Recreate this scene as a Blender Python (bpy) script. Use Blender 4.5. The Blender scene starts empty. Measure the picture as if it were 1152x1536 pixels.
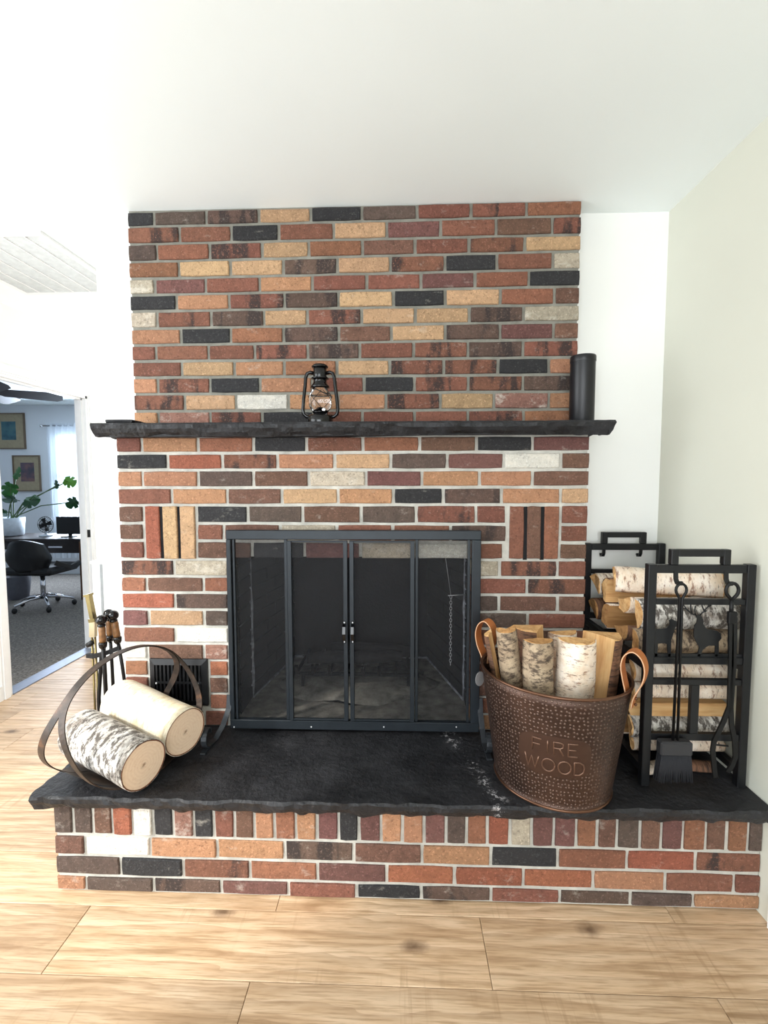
import bpy, bmesh, math, random
from mathutils import Vector, Matrix, noise
random.seed(11)
D = bpy.data
COL = bpy.context.scene.collection
SC = bpy.context.scene
R = math.radians
# ------------------------------------------------------------------ camera
FPX, PITCH, YAW, ROLL, HC = 694.37, .0656, -.0343, .0019, 1.3348
_f = Vector((math.sin(YAW)*math.cos(PITCH), math.cos(YAW)*math.cos(PITCH), -math.sin(PITCH)))
_r0 = Vector((math.cos(YAW), -math.sin(YAW), 0)); _d0 = _f.cross(_r0)
_rt = math.cos(ROLL)*_r0 + math.sin(ROLL)*_d0
_dn = -math.sin(ROLL)*_r0 + math.cos(ROLL)*_d0
cam = D.cameras.new('camera'); camo = D.objects.new('camera', cam); COL.objects.link(camo)
cam.sensor_fit = 'VERTICAL'; cam.sensor_height = 36; cam.lens = FPX/1536*36
cam.clip_start = .02; cam.clip_end = 100
m3 = Matrix((_rt, -_dn, -_f)).transposed()
camo.matrix_world = Matrix.Translation((0, 0, HC)) @ m3.to_4x4()
SC.camera = camo
# ------------------------------------------------------------------ world, lights, exposure
w = D.worlds.new('world'); SC.world = w; w.use_nodes = True
w.node_tree.nodes['Background'].inputs[0].default_value = (.82, .92, 1, 1)
w.node_tree.nodes['Background'].inputs[1].default_value = 1.4
SC.view_settings.view_transform = 'Standard'; SC.view_settings.look = 'None'
SC.view_settings.gamma = 1; SC.view_settings.use_curve_mapping = False
SC.view_settings.exposure = 0.10
def area(name, loc, aim, sx, sy, power, col=(1, 1, 1)):
    l = D.lights.new(name, 'AREA'); l.shape = 'RECTANGLE'; l.size = sx; l.size_y = sy
    l.energy = power; l.color = col
    o = D.objects.new(name, l); COL.objects.link(o); o.location = loc
    o.rotation_euler = (Vector(aim)-Vector(loc)).to_track_quat('-Z', 'Z').to_euler()
    return o
area('daylight_left_window', (-2.56, .55, 1.25), (0, .75, 1.2), 1.9, 1.9, 56, (.96, .99, 1))
area('daylight_rear_window', (-.75, -3.16, 1.35), (-.6, 0, 1.6), 2.8, 1.8, 122, (.93, .975, 1))
area('hall_fill_light', (-1.95, 5.26, 1.45), (-2.0, 3, 1.3), .8, 1.4, 34, (1, 1, 1))  # added out of view to brighten the hall; no known window there
area('daylight_office_window', (-4.5, 6.3, 1.45), (-4.5, 4, 1.0), .8, 1.3, 72, (.72, .84, 1))
sun = D.lights.new('sun', 'SUN'); sun.energy = 3.0; sun.angle = R(4); sun.color = (1, .96, .89)
suno = D.objects.new('sun', sun); COL.objects.link(suno)
suno.rotation_euler = Vector((.80, .60, -.62)).to_track_quat('-Z', 'Z').to_euler()

# ------------------------------------------------------------------ helpers
def ray(u, v): return (u-576)/FPX*_rt + (v-768)/FPX*_dn + _f
def at(u, v, ax, val):
    d = ray(u, v); c = Vector((0, 0, HC)); return c + d*((val-c[ax])/d[ax])
def lin(c):
    if isinstance(c, str):
        c = tuple(int(c[i:i+2], 16) for i in (0, 2, 4))
    return tuple((x/255/12.92 if x/255 <= .04045 else ((x/255+.055)/1.055)**2.4) for x in c[:3]) + (1,)
class NT:
    def __init__(s, name):
        s.m = D.materials.new(name); s.m.use_nodes = True; s.t = s.m.node_tree
        s.b = s.t.nodes['Principled BSDF']; s.out = s.t.nodes['Material Output']
    def n(s, typ, props=None, **ins):
        nd = s.t.nodes.new(typ)
        for k, v in (props or {}).items(): setattr(nd, k, v)
        for k, v in ins.items():
            k = k.replace('_', ' ') if not k.startswith('i') or not k[1:].isdigit() else int(k[1:])
            if hasattr(v, 'is_linked') or isinstance(v, bpy.types.NodeSocket): s.t.links.new(v, nd.inputs[k])
            else: nd.inputs[k].default_value = v
        return nd
    def link(s, a, b): s.t.links.new(a, b)
    def noise(s, vec, scale, detail=3, rough=.55, dist=0):
        return s.n('ShaderNodeTexNoise', None, Vector=vec, Scale=scale, Detail=detail, Roughness=rough, Distortion=dist).outputs['Fac']
    def ramp(s, fac, stops, interp='LINEAR'):
        nd = s.n('ShaderNodeValToRGB', None, Fac=fac); cr = nd.color_ramp; cr.interpolation = interp
        while len(cr.elements) < len(stops): cr.elements.new(.5)
        for e, (p, c) in zip(cr.elements, stops):
            e.position = p; e.color = c if len(c) == 4 else tuple(c)+(1,)
        return nd.outputs['Color']
    def step(s, fac, a, b): return s.ramp(fac, [(a, (0, 0, 0, 1)), (b, (1, 1, 1, 1))])
    def mix(s, fac, a, b, mode='MIX'):
        nd = s.n('ShaderNodeMix', {'data_type': 'RGBA', 'blend_type': mode})
        for k, v in ((0, fac), (6, a), (7, b)):
            if isinstance(v, bpy.types.NodeSocket): s.t.links.new(v, nd.inputs[k])
            else: nd.inputs[k].default_value = v
        return nd.outputs[2]
    def math(s, op, a, b=0.0):
        nd = s.n('ShaderNodeMath', {'operation': op}, i0=a, i1=b); return nd.outputs[0]
    def mapv(s, vec, scale=(1, 1, 1), loc=(0, 0, 0)):
        return s.n('ShaderNodeMapping', None, Vector=vec, Scale=scale, Location=loc).outputs[0]
    def pos(s): return s.n('ShaderNodeNewGeometry').outputs['Position']
    def obj(s): return s.n('ShaderNodeTexCoord').outputs['Object']
    def rnd(s): return s.n('ShaderNodeObjectInfo').outputs['Random']
    def bump(s, h, strength=.3, dist=.002):
        nd = s.n('ShaderNodeBump', None, Height=h, Strength=strength, Distance=dist)
        s.link(nd.outputs[0], s.b.inputs['Normal'])
    def set(s, color=None, rough=.6, metal=0, spec=None):
        if color is not None:
            if isinstance(color, bpy.types.NodeSocket): s.link(color, s.b.inputs['Base Color'])
            else: s.b.inputs['Base Color'].default_value = color
        if isinstance(rough, bpy.types.NodeSocket): s.link(rough, s.b.inputs['Roughness'])
        else: s.b.inputs['Roughness'].default_value = rough
        s.b.inputs['Metallic'].default_value = metal
        if spec is not None: s.b.inputs['Specular IOR Level'].default_value = spec
        return s.m
def plain(name, c, rough=.6, metal=0, spec=None, var=.08, scale=30, bump=0):
    n = NT(name); c = lin(c); p = n.obj(); f = n.noise(p, scale, 3)
    d = tuple(x*(1-var) for x in c[:3])+(1,); l = tuple(min(1, x*(1+var)) for x in c[:3])+(1,)
    n.set(n.ramp(f, [(.3, d), (.7, l)]), rough, metal, spec)
    if bump: n.bump(n.noise(p, scale*4, 3), bump, .001)
    return n.m

# mesh helpers ------------------------------------------------------
def link(name, me, mat=None, parent=None, smooth=False):
    o = D.objects.new(name, me); COL.objects.link(o)
    if mat:
        for x in (mat if isinstance(mat, (list, tuple)) else [mat]): me.materials.append(x)
    if parent: o.parent = parent
    if smooth:
        for p in me.polygons: p.use_smooth = True
    return o
def tag(o, label, cat, group=None):
    o['label'] = label; o['category'] = cat
    if group: o['group'] = group
    return o
def empty(name, loc, label, cat, group=None, rz=0):
    o = D.objects.new(name, None); COL.objects.link(o); o.location = loc; o.rotation_euler = (0, 0, rz)
    o.empty_display_size = .1
    return tag(o, label, cat, group)
class MB:
    """collects shapes; build() links them as one mesh object"""
    def __init__(s): s.v = []; s.f = []; s.sm = []
    def add(s, vs, fs, smooth=False):
        b = len(s.v); s.v += [tuple(x) for x in vs]
        for f in fs: s.f.append(tuple(i+b for i in f)); s.sm.append(smooth)
    def box(s, x0, x1, y0, y1, z0, z1):
        s.add([(x, y, z) for z in (z0, z1) for y in (y0, y1) for x in (x0, x1)],
              [(0, 2, 3, 1), (4, 5, 7, 6), (0, 1, 5, 4), (2, 6, 7, 3), (0, 4, 6, 2), (1, 3, 7, 5)])
    def cbox(s, x0, x1, y0, y1, z0, z1, c=.003):
        """box with chamfered edges"""
        bm = bmesh.new(); bmesh.ops.create_cube(bm, size=1)
        for v in bm.verts: v.co = Vector(((x0+x1)/2+v.co.x*(x1-x0), (y0+y1)/2+v.co.y*(y1-y0), (z0+z1)/2+v.co.z*(z1-z0)))
        bmesh.ops.bevel(bm, geom=bm.edges[:], offset=c, segments=1, affect='EDGES')
        bm.verts.index_update(); s.add([v.co[:] for v in bm.verts], [[v.index for v in f.verts] for f in bm.faces]); bm.free()
    def lathe(s, prof, n=32, sx=1, sy=1, c=(0, 0, 0), caps=True):
        b = []
        for r, z in prof:
            for k in range(n):
                a = 2*math.pi*k/n; b.append((c[0]+r*sx*math.cos(a), c[1]+r*sy*math.sin(a), c[2]+z))
        fs = []
        for i in range(len(prof)-1):
            for k in range(n):
                k2 = (k+1) % n; fs.append((i*n+k, i*n+k2, (i+1)*n+k2, (i+1)*n+k))
        s.add(b, fs, True)
        if caps:
            for i, flip in ((0, True), (len(prof)-1, False)):
                if prof[i][0] > 1e-6:
                    ring = [b[i*n+k] for k in range(n)]
                    s.add(ring, [tuple(reversed(range(n))) if flip else tuple(range(n))])
    def tube(s, pts, r, n=8, closed=False, flat=None, up=None):
        """sweep; flat=(w,h) sweeps a rectangle whose first side lies along up"""
        pts = [Vector(p) for p in pts]; N = len(pts); rings = []; prev = None
        for i, p in enumerate(pts):
            a = pts[(i-1) % N] if (closed or i > 0) else p
            b = pts[(i+1) % N] if (closed or i < N-1) else p
            t = (b-a).normalized() if (b-a).length > 1e-9 else Vector((0, 0, 1))
            if flat:
                u = up[i] if isinstance(up, list) else Vector(up or (0, 0, 1))
                x = (u - t*u.dot(t)).normalized()
            else:
                if prev is None:
                    x = t.orthogonal().normalized()
                else: x = (prev - t*prev.dot(t)).normalized()
            prev = x; y = t.cross(x)
            if flat:
                wf = flat[i] if isinstance(flat, list) else flat
                rings.append([p+x*wf[0]/2*sx+y*wf[1]/2*sy for sx, sy in ((1, 1), (-1, 1), (-1, -1), (1, -1))])
            else:
                rr = r[i] if isinstance(r, (list, tuple)) else r
                rings.append([p+(x*math.cos(2*math.pi*k/n)+y*math.sin(2*math.pi*k/n))*rr for k in range(n)])
        m = len(rings[0]); vs = [q for g in rings for q in g]; fs = []
        for i in range(N if closed else N-1):
            j = (i+1) % N
            for k in range(m):
                k2 = (k+1) % m; fs.append((i*m+k, i*m+k2, j*m+k2, j*m+k))
        if not closed: fs += [tuple(reversed(range(m))), tuple((N-1)*m+k for k in range(m))]
        s.add(vs, fs, not flat)
    def bar(s, p, q, wx, wy, up=(0, 0, 1)): s.tube([p, q], 0, flat=(wx, wy), up=up)
    def prism(s, poly, fn, th):
        """poly 2-D, fn(a,b,d)->3-D, extruded over th"""
        n = len(poly)
        vs = [fn(a, b, 0) for a, b in poly]+[fn(a, b, th) for a, b in poly]
        s.add(vs, [tuple(range(n)), tuple(reversed(range(n, 2*n)))]+[(i, i+n, (i+1) % n+n, (i+1) % n) for i in range(n)])
    def sphere(s, c, r, nu=16, nv=10, sx=1, sy=1, sz=1):
        s.lathe([(r*math.sin(math.pi*i/nv), -sz*r*math.cos(math.pi*i/nv)) for i in range(nv+1)], nu, sx, sy, c, False)
    def build(s, name, mat=None, parent=None, loc=None):
        me = D.meshes.new(name); me.from_pydata(s.v, [], s.f); me.update()
        for p, q in zip(me.polygons, s.sm): p.use_smooth = q
        bm = bmesh.new(); bm.from_mesh(me); bmesh.ops.recalc_face_normals(bm, faces=bm.faces); bm.to_mesh(me); bm.free()
        o = link(name, me, mat, parent)
        if loc: o.location = loc
        return o
def arc(c, r, a0, a1, n, fn):
    return [fn(c[0]+r*math.cos(a0+(a1-a0)*i/n), c[1]+r*math.sin(a0+(a1-a0)*i/n)) for i in range(n+1)]
def struct(o): o['kind'] = 'structure'; return o

# ------------------------------------------------------------------ materials
def wallmat(name, c, sc=60):
    n = NT(name); p = n.pos(); c = lin(c)
    f = n.noise(p, 2.5, 4)
    n.set(n.ramp(f, [(.3, tuple(x*.97 for x in c[:3])+(1,)), (.7, c)]), .85)
    n.bump(n.noise(p, 180, 3), .12, .001); return n.m
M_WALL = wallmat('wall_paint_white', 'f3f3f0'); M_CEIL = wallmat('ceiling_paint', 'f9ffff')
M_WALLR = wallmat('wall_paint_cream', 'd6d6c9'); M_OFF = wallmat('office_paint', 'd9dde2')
M_TRIM = plain('white_trim_gloss', 'f4f4f4', .35, var=.02)
def brickmat(name, c, dark=None, stripes=0, white=0.0, blotch=.25):
    n = NT(name); p = n.pos(); c = lin(c)
    lo = tuple(x*(1-blotch) for x in c[:3])+(1,); hi = tuple(min(1, x*(1+blotch*.7)) for x in c[:3])+(1,)
    f = n.noise(p, 26, 6, .7)
    col = n.ramp(f, [(.30, lo), (.68, hi)])
    rn = n.rnd()
    hsv = n.n('ShaderNodeHueSaturation', None, Hue=n.math('ADD', n.math('MULTIPLY', rn, .014), .497),
              Saturation=.95, Value=n.math('ADD', n.math('MULTIPLY', n.math('FRACT', n.math('MULTIPLY', rn, 7.3)), .30), .74), Color=col)
    col = hsv.outputs[0]
    if stripes:
        q = n.mapv(p, (1, .1, .22)); s = n.noise(q, 17, 2, .5, .4)
        s2 = n.noise(p, 60, 3)
        s = n.math('ADD', s, n.math('MULTIPLY', n.math('SUBTRACT', s2, .5), .18))
        col = n.mix(n.math('MULTIPLY', n.step(s, .50, .60), stripes), col, lin('2c2524'))
    # fine specks, light and dark
    g = n.noise(p, 135, 3, .7)
    col = n.mix(n.math('MULTIPLY', n.step(g, .56, .68), .55), col, tuple(min(1, x*1.6+.05) for x in c[:3])+(1,))
    col = n.mix(n.math('MULTIPLY', n.step(n.noise(n.mapv(p, (1, 1, 1), (3, 7, 1)), 100, 4, .7), .54, .66), .75), col, tuple(x*.45 for x in c[:3])+(1,))
    wn = n.step(n.noise(n.mapv(p, (1, 1, 1.6), (9, 2, 5)), 14, 6, .72), .60-white*.25, .74-white*.2)
    col = n.mix(n.math('MULTIPLY', wn, .30+white), col, lin('d9d2c6'))
    n.set(col, .88)
    n.bump(n.math('ADD', n.noise(p, 150, 4, .7), n.math('MULTIPLY', n.noise(p, 40, 2), .7)), .9, .004)
    return n.m
BM = dict(r=brickmat('brick_red', '7b4a3a'), R=brickmat('brick_bright_red', '935039'), d=brickmat('brick_plum', '6d4540', white=.02),
          c=brickmat('brick_copper', '87553d'), o=brickmat('brick_orange', 'aa7757', blotch=.18), t=brickmat('brick_tan', 'b48e6a', blotch=.18),
          k=brickmat('brick_brown', '57463e', blotch=.3), b=brickmat('brick_black', '2a292b', blotch=.25),
          n=brickmat('brick_brown_red', '6e4c3d', blotch=.3), w=brickmat('brick_whitened', 'b3a592', white=.25),
          W=brickmat('brick_white', 'd6d0c6', white=.5, blotch=.1), s=brickmat('brick_flashed', '7d4c3b', stripes=.9),
          g=brickmat('brick_flashed_dark', '5f483e', stripes=.85), q=brickmat('brick_pink_white', '8c6254', white=.28))
def mortar(name, c):
    n = NT(name); p = n.pos(); c = lin(c)
    f = n.noise(p, 14, 5, .7)
    col = n.ramp(f, [(.3, tuple(x*.72 for x in c[:3])+(1,)), (.7, tuple(min(1, x*1.2) for x in c[:3])+(1,))])
    n.set(col, .95); n.bump(n.noise(p, 120, 4, .7), .8, .003); return n.m
M_MORT = mortar('mortar_grey', '85837a'); M_MORT2 = mortar('mortar_pale', 'bdbab2')
def slate(name, chalk=False):
    n = NT(name); p = n.pos(); o = p
    f = n.noise(p, 9, 6, .65); g = n.noise(p, 55, 4, .6)
    col = n.ramp(f, [(.3, lin('131315')), (.62, lin('28282b')), (.8, lin('3d3c40'))])
    col = n.mix(n.math('MULTIPLY', n.step(g, .60, .80), .35), col, lin('5a5759'))
    if chalk:
        sep = n.n('ShaderNodeSeparateXYZ', None, Vector=p)
        # pale chalky scrape running over the slab: a wobbly line from (0.24,1.66) to (0.32,1.36)
        t = n.math('ADD', sep.outputs[0], n.math('MULTIPLY', sep.outputs[1], .30))
        t = n.math('ADD', t, n.math('MULTIPLY', n.math('SUBTRACT', n.noise(p, 11, 3), .5), .07))
        d = n.math('ABSOLUTE', n.math('SUBTRACT', t, .711))
        band = n.ramp(d, [(0, (1, 1, 1, 1)), (.035, (0, 0, 0, 1))])
        msk = n.math('MULTIPLY', band, n.step(n.noise(p, 46, 6, .8), .545, .60))
        msk = n.math('MULTIPLY', msk, n.step(sep.outputs[2], .30, .33))
        col = n.mix(n.math('MULTIPLY', msk, .85), col, lin('c9c6c8'))
    n.set(col, n.ramp(f, [(.3, (.42, .42, .42, 1)), (.7, (.68, .68, .68, 1))]), 0, .35)
    n.bump(n.math('ADD', f, n.math('MULTIPLY', g, .45)), .9, .010); return n.m
M_SLATE = slate('black_slate'); M_SLATEH = slate('black_slate_scraped', True)
def oak():
    n = NT('oak_plank'); rn = n.rnd(); p = n.pos()
    off = n.n('ShaderNodeCombineXYZ', None, X=n.math('MULTIPLY', rn, 31), Y=n.math('MULTIPLY', rn, 17), Z=n.math('MULTIPLY', rn, 5))
    q = n.n('ShaderNodeVectorMath', {'operation': 'ADD'}, i0=p, i1=off.outputs[0]).outputs[0]
    g1 = n.noise(n.mapv(q, (1.3, 11, 1)), 1.6, 6, .6, 1.2)
    g2 = n.noise(n.mapv(q, (6, 130, 1)), 1.5, 3, .6)
    col = n.ramp(g1, [(.28, lin('a98765')), (.44, lin('c8a783')), (.58, lin('d7b896')), (.75, lin('e0c5a6'))])
    col = n.mix(n.math('MULTIPLY', n.step(g2, .48, .66), .55), col, lin('94744f'))
    # saw marks across, and knots
    wv = n.n('ShaderNodeTexWave', {'wave_type': 'BANDS', 'bands_direction': 'Y', 'wave_profile': 'SAW'}, Vector=n.mapv(q, (.55, 2.6, 1)), Scale=3.2, Distortion=9.0, Detail=3.0, Detail_Scale=1.1, Detail_Roughness=.55).outputs['Fac']
    col = n.mix(n.math('MULTIPLY', n.step(wv, .35, .95), .34), col, lin('8a6947'))
    sm = n.noise(n.mapv(q, (34, 1.6, 1)), 1.4, 4, .65)
    pm = n.step(n.noise(q, 3.0, 2), .50, .62)
    col = n.mix(n.math('MULTIPLY', n.math('MULTIPLY', n.step(sm, .54, .66), pm), .42), col, lin('92714d'))
    vo = n.n('ShaderNodeTexVoronoi', {'voronoi_dimensions': '2D'}, Vector=n.mapv(q, (1, 1.9, 1)), Scale=1.9, Randomness=1.0)
    ds = n.math('ADD', vo.outputs['Distance'], n.math('MULTIPLY', n.math('SUBTRACT', n.noise(q, 30, 3), .5), .07))
    kn = n.ramp(ds, [(.015, (1, 1, 1, 1)), (.095, (0, 0, 0, 1))])
    col = n.mix(n.math('MULTIPLY', kn, .8), col, lin('4e331f'))
    hsv = n.n('ShaderNodeHueSaturation', None, Hue=.5, Saturation=.96, Value=n.math('ADD', n.math('MULTIPLY', rn, .28), .84), Color=col)
    n.set(hsv.outputs[0], .42, 0, .4); n.bump(g2, .12, .001); return n.m
M_OAK = oak()
M_BLACK = plain('black_powder_coat', '17181b', .42, .3, var=.15)
M_SCREEN = plain('charcoal_frame_paint', '1f252b', .42, .35, var=.12)
M_IRON = plain('black_iron', '101012', .5, .4, var=.2)
M_CAN = plain('black_can_paint', '19191d', .38, .2, var=.08)
M_GLOSS = plain('gloss_black_enamel', '08080a', .12, .2, var=.05)
M_CHROME = plain('chrome', 'd8d8dc', .15, 1, var=.03)
M_STEELW = plain('screw_steel', 'cfcfd2', .3, .6)
M_BRASS = plain('brass', '756743', .3, .9, var=.1)
M_HANDLE = plain('turned_wood_handle', '74502c', .45, var=.35, scale=60)
M_LEATHER = plain('tan_leather', 'b06a38', .5, var=.12, bump=.2)
M_STITCH = plain('leather_edge_cream', 'c8a888', .7)
M_CAPB = plain('dark_plastic', '0c0c0e', .55)
def glassm():
    n = NT('lantern_glass'); n.b.inputs['Transmission Weight'].default_value = 1
    return n.set((1, 1, 1, 1), .03)
M_GLASS = glassm()
def hoopm():
    n = NT('weathered_steel_band'); p = n.pos(); f = n.noise(p, 18, 5, .65)
    n.set(n.ramp(f, [(.35, lin('28231f')), (.58, lin('453830')), (.75, lin('7a563d'))]), .48, .45); n.bump(n.noise(p, 200, 3), .15, .001); return n.m
M_HOOP = hoopm()
def birch(name, c1, c2, c3, lo=.48, hi=.60, patch=.6, an=(9, 60)):
    n = NT(name); p = n.n('ShaderNodeTexCoord').outputs['Object']
    rn = n.rnd(); off = n.n('ShaderNodeCombineXYZ', None, X=n.math('MULTIPLY', rn, 9), Y=n.math('MULTIPLY', rn, 5), Z=n.math('MULTIPLY', rn, 13))
    q = n.n('ShaderNodeVectorMath', {'operation': 'ADD'}, i0=p, i1=off.outputs[0]).outputs[0]
    a = n.noise(n.mapv(q, (an[0], an[0], an[1])), 1.6, 6, .75)
    bpat = n.noise(q, 13, 6, .7)
    fl = n.noise(n.mapv(q, (20, 20, 120)), 2.2, 3, .6)
    col = n.mix(n.step(bpat, .40, .66), lin(c1), lin(c3))
    col = n.mix(n.math('MULTIPLY', n.step(a, lo, hi), patch), col, lin(c2))
    col = n.mix(n.math('MULTIPLY', n.step(fl, .62, .70), patch), col, lin('241d18'))
    n.set(col, .8); n.bump(n.math('ADD', a, bpat), .6, .004); return n.m
M_BEDGE = plain('inner_bark_brown', '6e4027', .8, var=.4)
M_BIRCH = birch('birch_bark_flecked', 'efeae2', '463d36', '776b60', .475, .545, .92, (15, 38))
M_BIRCH2 = birch('birch_bark_smooth', 'efe6d4', 'a5885f', 'dfcba6', .55, .64, .6)
M_BARK = birch('birch_bark_peeling', 'efe2d3', '84563d', 'dcc2a6', .53, .61, .8, (13, 40))
M_BARKG = birch('birch_bark_grey', 'b8a286', '43352c', '86705a', .48, .58, .9, (16, 34))
M_BARKD = birch('bark_brown', '6b4a36', '2c1d16', '8a6248', .46, .6, .9)
def endgrain():
    n = NT('log_end_grain'); p = n.obj(); sep = n.n('ShaderNodeSeparateXYZ', None, Vector=p)
    r = n.math('SQRT', n.math('ADD', n.math('POWER', sep.outputs[0], 2), n.math('POWER', sep.outputs[1], 2)))
    rr = n.math('SINE', n.math('MULTIPLY', n.math('ADD', r, n.math('MULTIPLY', n.noise(p, 14, 3), .02)), 620))
    col = n.mix(n.math('MULTIPLY', n.math('ADD', rr, 1), .06), lin('e8ccb0'), lin('b98d68'))
    col = n.mix(n.math('MULTIPLY', n.step(n.noise(p, 90, 4, .7), .52, .7), .4), col, lin('cfa27c'))
    c = n.ramp(n.math('ADD', r, n.math('MULTIPLY', n.math('SUBTRACT', n.noise(n.mapv(p, (3, 1, 1)), 60, 2), .5), .025)), [(.0, (1, 1, 1, 1)), (.010, (0, 0, 0, 1))])
    col = n.mix(n.math('MULTIPLY', c, .8), col, lin('7a5134'))
    n.set(col, .85); n.bump(n.noise(p, 160, 3), .3, .001); return n.m
M_END = endgrain()
def splitwood(name, a, b, c):
    n = NT(name); p = n.obj(); rn = n.rnd()
    off = n.n('ShaderNodeCombineXYZ', None, X=n.math('MULTIPLY', rn, 9), Y=n.math('MULTIPLY', rn, 5), Z=n.math('MULTIPLY', rn, 13))
    q = n.n('ShaderNodeVectorMath', {'operation': 'ADD'}, i0=p, i1=off.outputs[0]).outputs[0]
    g = n.noise(n.mapv(q, (40, 40, 3)), 1.6, 5, .6, .6); h = n.noise(q, 7, 3)
    col = n.ramp(g, [(.3, lin(a)), (.5, lin(b)), (.75, lin(c))])
    col = n.mix(n.math('MULTIPLY', n.step(h, .55, .75), .45), col, lin('9a663c'))
    n.set(col, .82); n.bump(g, .5, .004); return n.m
M_SPLIT = splitwood('split_wood', 'b9854f', 'd3a56e', 'e3bf8a')
M_SPLITD = splitwood('split_wood_aged', '8e6238', 'b38552', 'c79c68')
def copper():
    n = NT('hammered_copper'); p = n.obj()
    th = n.n('ShaderNodeSeparateXYZ', None, Vector=p)
    ang = n.math('ARCTAN2', th.outputs[1], th.outputs[0])
    v = n.n('ShaderNodeCombineXYZ', None, X=n.math('MULTIPLY', ang, 16.5), Y=n.math('MULTIPLY', th.outputs[2], 78), Z=0.0)
    vo = n.n('ShaderNodeTexVoronoi', {'voronoi_dimensions': '2D'}, Vector=v.outputs[0], Scale=1.0, Randomness=.5)
    d = vo.outputs['Distance']
    dot = n.ramp(d, [(.10, (1, 1, 1, 1)), (.30, (0, 0, 0, 1))])
    f = n.noise(p, 6, 4, .6)
    col = n.ramp(f, [(.3, lin('3b2c26')), (.7, lin('554037'))])
    col = n.mix(n.math('MULTIPLY', dot, .38), col, lin('a58d80'))
    n.set(col, .40, .7); n.bump(dot, .6, .003); return n.m
M_COPPER = copper()
M_COPPERP = plain('smooth_copper_panel', '503b32', .40, .65, var=.08)
M_COPPERL = plain('letter_copper', '7d6152', .34, .75, var=.06)
M_COPPERR = plain('copper_rim', '6a4c3b', .3, .8)
def meshmat():
    n = NT('woven_wire_mesh'); p = n.pos()
    sep = n.n('ShaderNodeSeparateXYZ', None, Vector=p)
    tr = n.n('ShaderNodeBsdfTransparent'); mx = n.n('ShaderNodeMixShader')
    n.set(lin('18191d'), .6, .2)
    f = n.ramp(n.noise(p, 300, 2), [(.35, (.34, .34, .34, 1)), (.65, (.46, .46, .46, 1))])
    n.link(f, mx.inputs[0]); n.link(tr.outputs[0], mx.inputs[1]); n.link(n.b.outputs[0], mx.inputs[2])
    n.link(mx.outputs[0], n.out.inputs[0]); return n.m
M_MESH = meshmat()
def soot():
    n = NT('sooty_firebrick'); p = n.pos(); f = n.noise(p, 7, 5, .65)
    n.set(n.ramp(f, [(.3, lin('0d0d0f')), (.6, lin('18181b')), (.8, lin('2e2d32'))]), .95); n.bump(n.noise(p, 90, 4), .6, .004); return n.m
M_SOOT = soot()
M_SOOTM = plain('sooty_mortar', '35343a', .95, var=.4, scale=25)
M_ASH = plain('grey_ash', '7a766f', 1, var=.45, scale=22, bump=.8)
M_CHAR = plain('charred_wood', '19181a', .9, var=.6, scale=40, bump=.8)

# ------------------------------------------------------------------ measures (metres; hearth wall at Y)
YU, YL, YH, YB = 1.9142, 1.7697, 1.3894, 2.0065
XW, ZC, ZS = -2.4414, 2.433, .36
XU0, XU1, XL0, XL1, XH0, XH1 = -1.105, .711, -1.098, .709, -1.117, 1.112
def xr(y): return 1.10+.02*(YB-y)

# ------------------------------------------------------------------ setting
fl = MB(); fl.box(XW-.02, 1.3, -3.25, 5.3, -.06, -.012); FLOOR = struct(fl.build('floor', plain('subfloor_dark', '5b4028', .8)))
PW, PL = .204, 1.22
pi_ = 0
for k in range(-6, 20):
    y0 = 1.346+PW*(k-1); y1 = y0+PW
    if y1 < .35 or y0 > 5.2: continue
    if k == 1: x = -.386-3*PL
    elif k == 0: x = .245-3*PL
    elif k == -1: x = -.40-3*PL
    else: x = -.386-3*PL - random.uniform(.25, .95)
    while x < 1.2:
        x0, x1 = max(x, XW), min(x+PL, 1.13); x += PL
        if x1-x0 < .03: continue
        if y0 > 2.0 and x0 > -.95: continue
        if y0 > 2.1: x1 = min(x1, -.95)
        g = .0007; b = MB(); cx, cy = (x0+x1)/2, (y0+y1)/2; hx, hy = (x1-x0)/2-g, PW/2-g
        c = .0012
        b.add([(sx*hx, sy*hy, -.012) for sx, sy in ((-1, -1), (1, -1), (1, 1), (-1, 1))] +
              [(sx*hx, sy*hy, -c) for sx, sy in ((-1, -1), (1, -1), (1, 1), (-1, 1))] +
              [(sx*(hx-c), sy*(hy-c), 0) for sx, sy in ((-1, -1), (1, -1), (1, 1), (-1, 1))],
              [(0, 1, 5, 4), (1, 2, 6, 5), (2, 3, 7, 6), (3, 0, 4, 7), (4, 5, 9, 8), (5, 6, 10, 9), (6, 7, 11, 10), (7, 4, 8, 11), (8, 9, 10, 11)])
        b.build('plank', M_OAK, FLOOR, (cx, cy, 0))
b = MB(); b.box(XW-.12, 1.4, -3.4, 6.8, ZC, ZC+.1); b.box(-7.2, XW-.12, 1.9, 6.8, ZC, ZC+.1); struct(b.build('ceiling', M_CEIL))
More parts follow.
